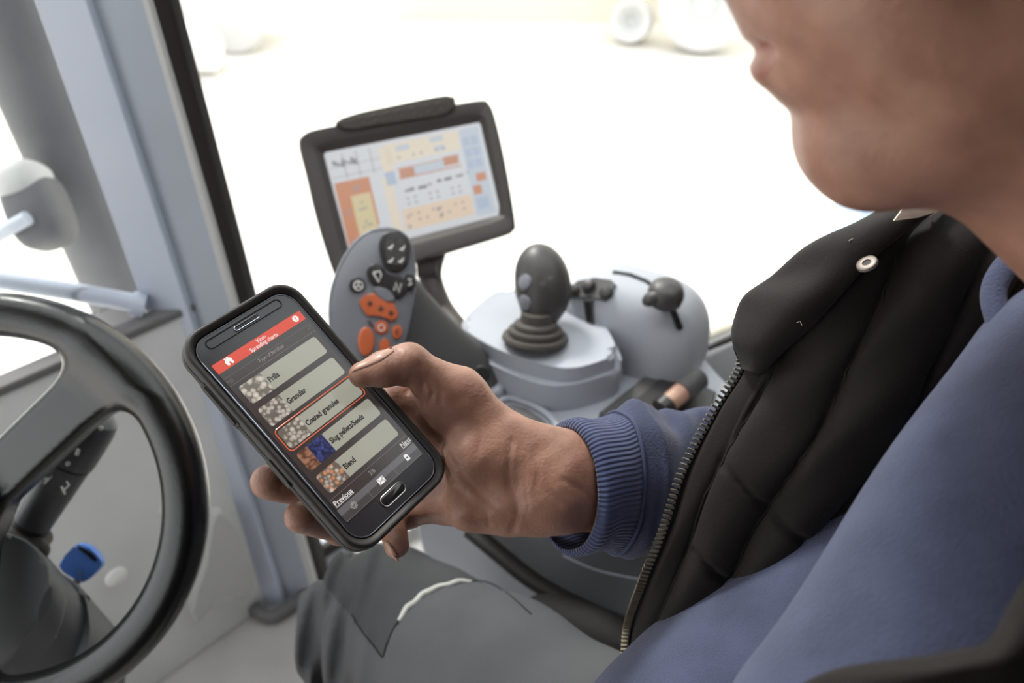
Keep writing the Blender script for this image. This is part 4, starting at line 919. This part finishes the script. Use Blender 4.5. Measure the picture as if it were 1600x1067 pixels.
# head: local axes forward, up, lateral (to his right, away from the camera)
Hl = camv(.18, .34, .92); Hf0 = camv(-.89, -.45, 0); Hf = unit(Hf0-Hl*np.dot(Hf0, Hl)); Hu = np.cross(Hf, Hl); Hu = Hu if np.dot(Hu, CU) > 0 else -Hu
HO_ = P(1188, 73, .285); HS = 1.0
def H(f, u, l): return HO_+(f*Hf+u*Hu+l*Hl)*HS/1000
HAX = [Hf, Hu, Hl]
def el(p, f, u, l, rf, ru, rl): return ellip(p, H(f, u, l), HAX, [rf*HS/1000, ru*HS/1000, rl*HS/1000])
def cp2(p, a, b, ra, rb=None): return capsule(p, H(*a), H(*b), ra*HS/1000, (ra if rb is None else rb)*HS/1000)
def head_sdf(p):
    d = el(p, -88, 72, 0, 96, 84, 74)                       # cranium
    d = smin(d, el(p, -52, 30, 0, 55, 75, 58), .025)           # face mass
    d = smin(d, el(p, -45, -8, 0, 44, 46, 46), .02)            # mouth mass
    for s_ in (-1, 1):
        d = smin(d, el(p, -40, 18, 34*s_, 26, 34, 24), .02)    # cheeks
        d = smin(d, cp2(p, (-26, -45, 10*s_), (-88, -20, 52*s_), 15, 14), .02)   # jaw line
        d = smin(d, el(p, -62, -12, 46*s_, 34, 36, 14), .02)
    d = smin(d, cp2(p, (-19.5, -47, -9), (-19.5, -47, 9), 18.5), .017)     # chin
    d = smin(d, el(p, -42, -55, 0, 30, 14.5, 34), .018)          # under the chin
    d = smin(d, cp2(p, (-75, -35, 0), (-135, -150, 0), 50, 62), .022)      # neck
    # muzzle
    d = smin(d, el(p, -16, 12, 0, 14.5, 20, 23), .008)
    d = smin(d, el(p, -14, -14, 0, 15, 14, 22), .008)
    # lips
    for s_ in (-1, 1):
        d = smin(d, cp2(p, (-5.0, 5.2, 4*s_), (-15, 1.5, 22*s_), 6.0, 3), .0035)
        d = smin(d, cp2(p, (-1.2, -7.2, 4*s_), (-14, -3.0, 21*s_), 7.4, 3.2), .0035)
    d = d+.0045*np.exp(-(dline(p, [H(-10, -2, 26), H(2, -.6, 12), H(4.5, -.4, 0), H(2, -.6, -12), H(-10, -2, -26)])/(.0028))**2)
    # groove under the lower lip, folds beside the mouth
    d = d+.0010*np.exp(-(dline(p, [H(-8, -26, 14), H(-2, -27, 0), H(-8, -26, -14)])/.0075)**2)
    for s_ in (-1, 1):
        d = d+.0050*np.exp(-(dline(p, [H(-2, 26, 17*s_), H(-14, 6, 32*s_), H(-22, -16, 34*s_), H(-26, -34, 27*s_)])/.0050)**2)
        d = d-.0042*np.exp(-(dline(p, [H(-6, 26, 26*s_), H(-18, 4, 40*s_), H(-28, -18, 42*s_)])/.0080)**2)
    # nose, brow, sockets, ears
    d = smin(d, cp2(p, (-6, 72, 0), (14, 36, 0), 7, 10), .008)
    for s_ in (-1, 1):
        d = smin(d, el(p, 2, 33, 12*s_, 10, 7, 6.5), .005)
        d = smin(d, cp2(p, (-6, 82, 8*s_), (-22, 80, 44*s_), 8, 6), .012)
        d = smax(d, -el(p, 2, 66, 31*s_, 14, 11, 14), .012)
        lid = el(p, -16, 65, 31*s_, 14.5, 13.5, 15.5); lid = smax(lid, -el(p, -2, 62.5, 31*s_, 9, 2.6, 11.5), .0015); d = smin(d, lid, .004)
        e_ = el(p, -100, 48, 76*s_, 16, 31, 7); e_ = smax(e_, -el(p, -95, 48, 84*s_, 9, 20, 7), .004); d = smin(d, e_, .004)
    return d+.0004*vnoise(p, 120, 8)
lo, hi = bbox([H(30, 165, 90), H(30, 165, -90), H(-195, 160, 90), H(-195, -160, -90), H(30, -160, 90), H(-195, -160, 90), H(30, -160, -90), H(-195, 160, -90)], .0)
FV, FQ = surf(head_sdf, lo, hi, .0024)
# trunk, upper arms and legs under the clothes, one mesh with head and hand
Nk = H(-135, -150, 0); PEL = np.array([.55, .40, .64]); 
ShR = Nk+np.array([.06, .16, -.16]); ShL = Nk+np.array([.06, -.13, -.16]); ElR = P(1200, 760, .63)
def trunk_sdf(p):
    d = capsule(p, Nk, PEL, .06, .10); d = smin(d, capsule(p, ShR, ShL, .045), .04)
    d = smin(d, capsule(p, ShR, ElR, .036, .03), .02); d = smin(d, capsule(p, ElR, (W['fa1']+W['fa2'])/2, .028, .024), .01)
    return d
lo, hi = bbox([Nk, PEL, ShR, ShL, ElR, W['fa1'], W['fa2']], .12); TV, TQ = surf(trunk_sdf, lo, hi, .008)
lips = np.zeros(len(FQ), int); fc_ = FV[FQ].mean(1); fl_ = np.stack([(fc_-HO_)@a for a in HAX], 1)*1000
lips[(np.abs(fl_[:, 2]) < 24) & (fl_[:, 0] > -14) & (fl_[:, 1] < 7.2-.012*fl_[:, 2]**2) & (fl_[:, 1] > -11.5+.014*fl_[:, 2]**2)] = 1
VV = np.concatenate([HV, FV, TV]); QQ = np.concatenate([HQ, FQ+len(HV), TQ+len(HV)+len(FV)])
bd = fastmesh('body', VV, QQ, M['skin'], pe, [M['lip']], np.concatenate([np.zeros(len(HQ), int), lips, np.zeros(len(TQ), int)]))
sm = bd.modifiers.new('smooth', 'SMOOTH'); sm.factor = .5; sm.iterations = 1
hb_ = BVHTree.FromPolygons([tuple(v) for v in HV], [tuple(q) for q in HQ])
# nails
def nail(pix, m=M['nail'], off=.0004, name='fingernail'):
    pl = [onto(hb_, x, y, off, .46)[0] for x, y in pix]; c = np.mean(pl, 0)
    nn = np.mean([onto(hb_, x, y, off, .46)[1] for x, y in pix], 0); c = c+unit(nn)*.0003
    V = [c]+pl; n = len(pl); return mesh(name, V, [(0, i+1, (i+1) % n+1) for i in range(n)], m, bd)
def nailpatch(top, bot, off=.0005, nv=5, label=None):
    top = crom([np.array(q) for q in top], 4); bot = crom([np.array(q) for q in bot], 4); V = []; n = len(top)
    for k in range(nv):
        t = k/(nv-1)
        for i in range(n):
            e_ = .4+.6*math.sin(PI*min(1, max(0, t)))**.5; q = top[i]*(1-t)+bot[i]*t
            V.append(onto(hb_, q[0], q[1], off*e_, .46)[0])
    o = mesh('fingernail', V, [(k*n+i, k*n+i+1, (k+1)*n+i+1, (k+1)*n+i) for k in range(nv-1) for i in range(n-1)], M['nail'], bd)
    md = o.modifiers.new('thickness', 'SOLIDIFY'); md.thickness = .0004; md.offset = 1; return o
nailpatch([(552, 575), (564, 566), (580, 557), (596, 549), (612, 542)], [(550, 582), (563, 577), (582, 570), (600, 561), (616, 549)])
nailpatch([(600, 846), (606, 856), (613, 868), (620, 877)], [(607, 848), (614, 856), (620, 866), (624, 876)])
# hair and eyes (out of the frame, above the mouth)
def hair_sdf(p):
    d = el(p, -92, 78, 0, 101, 89, 79); d = smax(d, -el(p, 8, 40, 0, 70, 75, 90), .01); d = smax(d, -el(p, -60, -40, 0, 120, 78, 140), .01); return d+.0012*vnoise(p, 300, 5)
lo, hi = bbox([H(30, 175, 95), H(30, 175, -95), H(-200, 175, 95), H(-200, -20, -95), H(-200, -20, 95), H(30, -20, -95), H(30, -20, 95), H(-200, 175, -95)], 0); V, Q = surf(hair_sdf, lo, hi, .004); fastmesh('hair', V, Q, M['hair'], bd)
for s_ in (-1, 1):
    superq('eye', H(-15.5, 64, 31*s_), HAX, (.0125, .0115, .0125), (2, 2), M['eye'], bd, 20, 12)
    superq('iris', H(-5.3, 61.8, 31*s_), HAX, (.003, .0052, .0052), (2, 2), M['iris'], bd, 16, 8)

# ---- sweatshirt: trunk, right sleeve behind the vest, near left arm
La0, La1 = P(1783, 665, .34), P(1403, 1211, .295)
Tr0, Tr1 = P(1790, 725, .50), P(1203, 1303, .47)
def shirt_sdf(p):
    nz = vnoise(p, 26, 11)
    ar = capsule(p, La0, La1, .073, .064)+.0045*vnoise(p, 30, 12)
    tr_ = capsule(p, Tr0, Tr1, .130, .128)+.0035*nz
    # folds running down the chest
    ax_ = unit(Tr1-Tr0); s_ = (p-Tr0.astype(f32))@unit(np.cross(ax_, CF)).astype(f32)
    tr_ = tr_+.0025*np.sin(s_*70+(p@ax_.astype(f32))*12)
    d = smin(tr_, ar, .012)
    sh = capsule(p, ShR, ShL, .045); d = smin(d, sh, .03)
    rs = capsule(p, ShR, ElR, .062, .05); d = smin(d, rs, .02)
    return d
lo, hi = bbox([La0, La1, Tr0, Tr1, ShR, ShL, ElR], .14); V, Q = surf(shirt_sdf, lo, hi, .0042)
shirt = fastmesh('sweatshirt', V, Q, M['knit'], pe)
# neckband / hood edge standing off the chest
tube('hood_edge', [P(*q) for q in ((1680, 250, .37), (1612, 372, .372), (1572, 415, .37), (1553, 452, .366), (1558, 492, .360), (1580, 540, .352), (1640, 640, .34))], .0055, M['knit'], shirt, n=14, smooth_n=6, flat=.7)
hr = [[(1553, 448, .372), (1580, 470, .40), (1640, 520, .43)], [(1575, 420, .375), (1610, 430, .40), (1680, 480, .43)], [(1612, 375, .378), (1660, 380, .40), (1730, 420, .43)]]
patch_obj('hood_shade', grid_patch(hr, 6, 6), M['seat'], shirt, .004)  # black sheet standing for the shade deep inside the hood
# right sleeve: rings along the forearm
def sleeve_ring(px, py, d, a, b, nx, k=0, n=56, wob=0., seed=0):
    """ellipse, semi axes in pixels: a across the arm (vertical), b foreshortened; nx tilt"""
    r_ = np.random.RandomState(seed); ph_ = r_.rand(4)*6.28; out = []
    for i in range(n):
        t = 2*PI*i/n; w_ = 1+wob*(math.sin(3*t+ph_[0])+.6*math.sin(5*t+ph_[1])+.4*math.sin(8*t+ph_[2]))
        va = mmr(a, d)*math.sin(t)*w_; vb = mmr(b, d)*math.cos(t)*w_
        ax_ = unit(-CR*.42-CF*.90*1.0)                      # towards the camera side of the rim, slid right
        out.append(P(px, py, d)+CU*va*1.0+(-CF*.92+CR*nx)*vb+CR*k*va)
    return out
# (px, py, depth, half height px, half depth px, slide)
rs_ = [(884, 764, .506, 99, 82, .55, .03, .004), (890, 763, .506, 106, 90, .55, .03, .010), (905, 760, .509, 107, 92, .50, .03, .012), (925, 756, .514, 103, 90, .46, .04, .012), (945, 754, .521, 104, 88, .42, .04, .012),
       (962, 752, .528, 110, 84, .38, .05, .014), (985, 750, .534, 122, 90, .34, .05, .022), (1005, 752, .540, 120, 92, .3, .06, .032), (1030, 755, .562, 110, 84, .3, .06, .035), (1055, 752, .582, 114, 76, .3, .05, .03), (1085, 750, .600, 118, 72, .3, .04, .03), (1130, 755, .620, 120, 74, .3, .02, .02), (1200, 760, .640, 120, 80, .3, .0, .01)]
RG = np.array([sleeve_ring(x, y, d, a, b, nx, k, wob=w_, seed=3+(i//3)) for i, (x, y, d, a, b, nx, k, w_) in enumerate(rs_)])
RG = np.array([crom(RG[:, j], 6) for j in range(RG.shape[1])]).transpose(1, 0, 2)
nc = 6*5
def sleeve_part(name, A, m, th_=.0022, par=None):
    # closed tube with thickness; uv: u around, v along
    R_, n = A.shape[:2]; c = A.mean(1, keepdims=True); B = A+(c-A)/np.linalg.norm(c-A, axis=2, keepdims=True)*th_
    rings = [list(r) for r in A[::-1]]+[list(r) for r in B]
    o = loft(name, rings, m, par or shirt, cap0=False, cap1=False)
    uv = o.data.uv_layers.new(name='UVMap'); L = np.empty(len(o.data.loops), np.int32); o.data.loops.foreach_get('vertex_index', L)
    u_ = (L % n)/n; U4 = u_[:len(u_)//4*4].reshape(-1, 4); U4[(U4.max(1)-U4.min(1) > .5)[:, None] & (U4 < .5)] += 1
    uv.data.foreach_set('uv', np.stack([u_, (L//n)/R_], 1).ravel()); return o
AX_ = RG.copy()
# fine folds on the sleeve
t_ = np.linspace(0, 1, AX_.shape[0])[:, None]; a_ = np.linspace(0, 2*PI, AX_.shape[1], endpoint=False)[None]
cen = AX_.mean(1, keepdims=True); rad_ = (AX_-cen); fold = 1+.03*np.clip((t_-.4)*4, 0, 1)*(np.sin(t_*34+3*np.sin(a_))+.6*np.sin(t_*60+2*a_))
AX_ = cen+rad_*fold[..., None]
cuff = sleeve_part('cuff', AX_[:nc+1], M['rib']); cuff['label'] = 'ribbed cuff pushed up the wrist'
sleeve_part('sleeve', AX_[nc-1:], M['knit'])
add_wave_bump(M['rib'], (1, 0, 0), 26, .8, .0008)
seam = AX_[nc]; cs = seam.mean(0); tube('cuff_seam', [cs+(q-cs)*1.012 for q in seam], .0012, M['rib'], cuff, closed=True, n=6)

# ---- vest: right front panel, quilted
vr = [  # each row runs from the zipped edge to the inside of the chest
 [(1398, 334, .430), (1440, 318, .425), (1500, 315, .42), (1600, 330, .41), (1720, 380, .42)],
 [(1270, 398, .450), (1345, 378, .428), (1430, 372, .415), (1550, 400, .40), (1700, 450, .42)],
 [(1190, 452, .468), (1275, 455, .435), (1385, 458, .418), (1500, 480, .405), (1660, 520, .43)],
 [(1152, 502, .480), (1240, 510, .445), (1345, 540, .423), (1455, 560, .415), (1620, 590, .44)],
 [(1160, 572, .484), (1205, 585, .462), (1300, 620, .432), (1410, 650, .425), (1580, 690, .46)],
 [(1120, 640, .486), (1165, 655, .468), (1255, 700, .445), (1350, 730, .440), (1500, 780, .48)],
 [(1070, 735, .488), (1120, 750, .474), (1205, 790, .462), (1290, 820, .460), (1420, 880, .50)],
 [(1040, 825, .492), (1085, 840, .482), (1155, 880, .478), (1230, 920, .48), (1350, 980, .52)],
 [(1008, 905, .508), (1050, 925, .496), (1110, 960, .495), (1180, 1000, .50), (1290, 1060, .54)],
 [(985, 975, .545), (1022, 1000, .525), (1080, 1035, .51), (1150, 1075, .52), (1250, 1130, .56)],
 [(980, 1050, .555), (1010, 1090, .54), (1070, 1130, .53), (1140, 1160, .54), (1250, 1200, .58)]]
VA = grid_patch(vr, 22, 16); VN = gnormals(VA); Rr, Cc = VA.shape[:2]
uu = np.linspace(0, 4, Cc)[None]; vv = np.linspace(0, 10, Rr)[:, None]
edge = np.clip((uu-.10)/.42, 0, 1)
puff = np.abs(np.sin(PI*(uu+.07*np.sin(vv*1.1)+.03*np.sin(vv*2.3))))**.38
cross = 1-.35*np.exp(-((vv-5.4-.3*uu+.0*uu)/.05)**2)*((uu > .9))-.35*np.exp(-((vv-6.9-.2*uu)/.05)**2)*(uu > 1)
wr_ = .0016*np.sin(vv*1.9+uu*3)*np.sin(uu*4+vv*.7)+.0005*np.sin(vv*3.3+uu*5)
disp = .0100*puff*cross+wr_
disp = disp*edge**1.2*np.where(uu < 1, .55, 1.0)
VA = VA+VN*disp[..., None]
vest = patch_obj('vest', VA, M['vest'], pe, .009); vest['label'] = 'black quilted vest hanging open, right front'
VBV = BVHTree.FromPolygons([tuple(v.co) for v in vest.data.vertices], [tuple(p.vertices) for p in vest.data.polygons])
# stitched seams
for uq in (1, 2):
    col = int(uq*22); pts = [VA[i, max(0, min(Cc-1, int(round((uq-.07*math.sin(vv[i, 0]*1.1)-.03*math.sin(vv[i, 0]*2.3))*22))))]+VN[i, col]*.0003 for i in range(2, Rr-2, 2)]
    tube('seam', pts, .0008, M['vest_edge'], vest, n=6)
# collar flap: folded standing collar over the top of the front edge
fl = [[(1490, 318, .400), (1430, 330, .405), (1385, 336, .415), (1375, 348, .425)],
      [(1440, 345, .398), (1370, 352, .405), (1300, 374, .425), (1280, 398, .440)],
      [(1370, 400, .402), (1310, 405, .412), (1228, 425, .440), (1205, 444, .455)],
      [(1320, 455, .410), (1255, 460, .420), (1180, 465, .455), (1160, 484, .470)],
      [(1270, 510, .422), (1212, 510, .430), (1160, 500, .462), (1149, 516, .478)],
      [(1225, 550, .438), (1190, 548, .446), (1160, 540, .470), (1152, 546, .482)],
      [(1190, 586, .455), (1180, 580, .458), (1170, 572, .472), (1165, 572, .482)]]
FA = grid_patch(fl, 10, 8); FN = gnormals(FA); q1 = np.linspace(0, 1, FA.shape[1])[None]; q2 = np.linspace(0, 6, FA.shape[0])[:, None]
FA = FA+FN*(.004*np.sin(PI*q1)**.5+.0012*np.sin(q2*4+q1*3)*np.sin(PI*q1))[..., None]
flap = patch_obj('collar_flap', FA, M['vest'], vest, .006)
fb_ = BVHTree.FromPolygons([tuple(v.co) for v in flap.data.vertices], [tuple(p.vertices) for p in flap.data.polygons])
def onany(px, py, off): 
    a = onto(VBV, px, py, off, 9); b = onto(fb_, px, py, off, 9); return min((a, b), key=lambda t: np.linalg.norm(t[0]-CAM))
tube('flap_hem', [FA[i, -1]+FN[i, -1]*.001 for i in range(0, FA.shape[0], 2)], .0011, M['vest_edge'], vest, n=6)
# label, snap
lb = [onany(x, y, .001)[0] for x, y in ((1392, 347), (1405, 331), (1440, 328), (1466, 327), (1452, 342), (1420, 343))]
c = np.mean(lb, 0); prism('neck_label', [q-CF*.003 for q in lb], CF*.0012, M['cream'], vest, bevel=.0003)
c, nn = onany(1352, 417, .0005); nn = unit(nn); nn = nn if np.dot(nn, CF) < 0 else -nn; nn = unit(camv(-.58, .66, -.52))
lathe('snap_button', [(.0019, -.0002), (.0022, .0008), (.0042, .0010), (.0050, .0006), (.0053, -.0008), (.0019, -.0008)], c+nn*.0025-CF*.003, nn, M['snap'], vest, 24, cap0=False, cap1=False)
lathe('snap_hole', [(0, .0002), (.0023, .0002), (.0023, -.0005)], c+nn*.0025-CF*.003, nn, M['dark'], vest, 16)
for x, y, r_ in ((1327, 377, .0012), (1245, 503, .0009)):
    c, nn = onany(x, y, .0008); tube('loose_thread', [c, c+CR*r_*2+CU*r_, c+CR*r_*3-CU*r_*1.5], .00022, M['cream'], vest, n=5)
# zip tape and teeth along the front edge
zc = VA[62:, 0]+VN[62:, 0]*.0010
tube('zip_tape', zc+CR*.0022-CF*.0035, .0032, M['vest_edge'], vest, n=8, flat=.5)
seg = np.r_[0, np.cumsum(np.linalg.norm(np.diff(zc, axis=0), axis=1))]; step = .0033; V = []; Fc = []
nT = int(seg[-1]/step)
for i in range(nT):
    s_ = i*step; c = np.array([np.interp(s_, seg, zc[:, k]) for k in range(3)]); c2 = np.array([np.interp(s_+.001, seg, zc[:, k]) for k in range(3)])
    t = unit(c2-c); o_ = unit(np.cross(t, CF)); o_ = o_ if o_[0] < 0 else -o_; z_ = unit(np.cross(t, o_)); c = c+o_*.0026-CF*.0055
    b = len(V); hx = (.0024, .0010, .0015)
    for i0 in (-1, 1):
        for j0 in (-1, 1):
            for k0 in (-1, 1): V.append(c+o_*hx[0]*i0+t*hx[1]*j0*(1 if i0 < 0 else .6)+z_*hx[2]*k0)
    Fc += [(b, b+1, b+3, b+2), (b+4, b+6, b+7, b+5), (b, b+4, b+5, b+1), (b+2, b+3, b+7, b+6), (b, b+2, b+6, b+4), (b+1, b+5, b+7, b+3)]
mesh('zipper_teeth', V, Fc, M['zip'], vest, smooth=False, kind='stuff')
# vest, left front: blurred folds at the lower right corner
vl = [[(1225, 1085, .262), (1300, 1054, .245), (1400, 1030, .232), (1480, 1012, .226), (1545, 1000, .224), (1582, 945, .232), (1622, 865, .245)],
      [(1240, 1120, .258), (1310, 1090, .235), (1420, 1066, .222), (1500, 1048, .216), (1580, 1032, .214), (1640, 960, .222), (1690, 880, .235)],
      [(1250, 1190, .262), (1330, 1160, .238), (1440, 1140, .225), (1530, 1120, .22), (1620, 1100, .218), (1700, 1020, .226), (1760, 940, .24)]]
LA = grid_patch(vl, 14, 14); LN = gnormals(LA); q1 = np.linspace(0, 6, LA.shape[1])[None]; q2 = np.linspace(0, 2, LA.shape[0])[:, None]
LA = LA+LN*(.0018*np.sin(q1*1.6)*np.sin(q2*2+.6)+.0015*np.sin(q2*3))[..., None]
v2 = patch_obj('vest_left_front', LA, M['vest'], pe, .01)
for a, b in (((1395, 1060), (1470, 1030)), ((1440, 1045), (1475, 1025))): pass

# ---- trousers: right thigh, knee and shin with folds
Kn = P(612, 975, .84); Th1 = P(770, 1098, .70); Hp = P(1080, 1330, .56); Kn2 = P(575, 1010, .86); Sh1 = P(590, 1400, 1.05)
def trou_sdf(p):
    d = U([capsule(p, Kn, Th1, .080, .086), capsule(p, Th1, Hp, .086, .10)], .03)
    d = smin(d, capsule(p, Kn2, Sh1, .066, .070), .045)
    d = smin(d, capsule(p, P(556, 955, .86), P(575, 1000, .85), .05), .03)
    ax_ = unit(Hp-Kn).astype(f32); t = (p-Kn.astype(f32))@ax_; side = (p-Kn.astype(f32))@CR.astype(f32); up = (p-Kn.astype(f32))@CU.astype(f32)
    # folds falling from the knee
    k_ = 1/(1+np.exp((side+.015)/.012)); d = d+k_*(.006*np.sin(side*150+up*25)+.003*np.sin(side*310-up*40+1))
    d = d+.0022*np.sin(t*38+side*30)*np.exp(-np.abs(t)/.15)+.0016*vnoise(p, 30, 21)
    # dark pinch at the left of the knee
    d = d+.012*np.exp(-(dline(p, [P(505, 955, .80), P(500, 1010, .80), P(515, 1090, .82)])/.014)**2)
    lk = capsule(p, P(1000, 1500, .52), P(640, 1560, .70), .09, .08); d = np.minimum(d, lk)
    return d
lo, hi = bbox([Kn, Th1, Hp, Kn2, Sh1, P(1000, 1500, .52), P(640, 1560, .70)], .11); V, Q = surf(trou_sdf, lo, hi, .0042)
fcT = V[Q].mean(1); 
tv = fcT-CAM; dd = tv@CF; pxT = 800+FPX*(tv@CR)/dd; pyT = 533.5-FPX*(tv@CU)/dd
# knee patch = everything beyond the piping line (a real cut line across the knee)
line = np.array([(600, 1030), (612, 985), (628, 968), (650, 940), (688, 920), (735, 909), (790, 905)])
xl = np.interp(pyT, line[::-1, 1], line[::-1, 0]); kneeF = ((pxT < xl) & (pyT > 905) & (pyT < 1028) & (pyT < 940+(pxT-530)*1.265)) | (pyT <= 905)
tro = fastmesh('trousers', V, Q, M['trouser'], pe, [M['trouser_panel']], kneeF.astype(int))
tb = BVHTree.FromPolygons([tuple(v) for v in V], [tuple(q) for q in Q])
pl = crom([np.array(q) for q in [(624, 970), (636, 952), (652, 938), (668, 925), (690, 917), (712, 911), (735, 909)]], 5)
tube('reflective_piping', [onto(tb, x, y+math.sin(i*.9)*1.2, .0008, .8)[0] for i, (x, y) in enumerate(pl)], [.0018, .0028, .0026, .0028, .0022, .0026, .0018], M['reflective'], tro, n=8)
tube('knee_seam', [onto(tb, x, y, .0003, .8)[0] for x, y in crom([np.array(q) for q in [(624, 970), (614, 985), (604, 1008), (598, 1026), (585, 1010), (565, 985), (550, 960)]], 4)], .0007, M['vest_edge'], tro, n=6)
tube('knee_seam', [onto(tb, x, y, .0003, .8)[0] for x, y in crom([np.array(q) for q in [(735, 908), (760, 909), (790, 925), (830, 960)]], 4)], .0006, M['vest_edge'], tro, n=6)
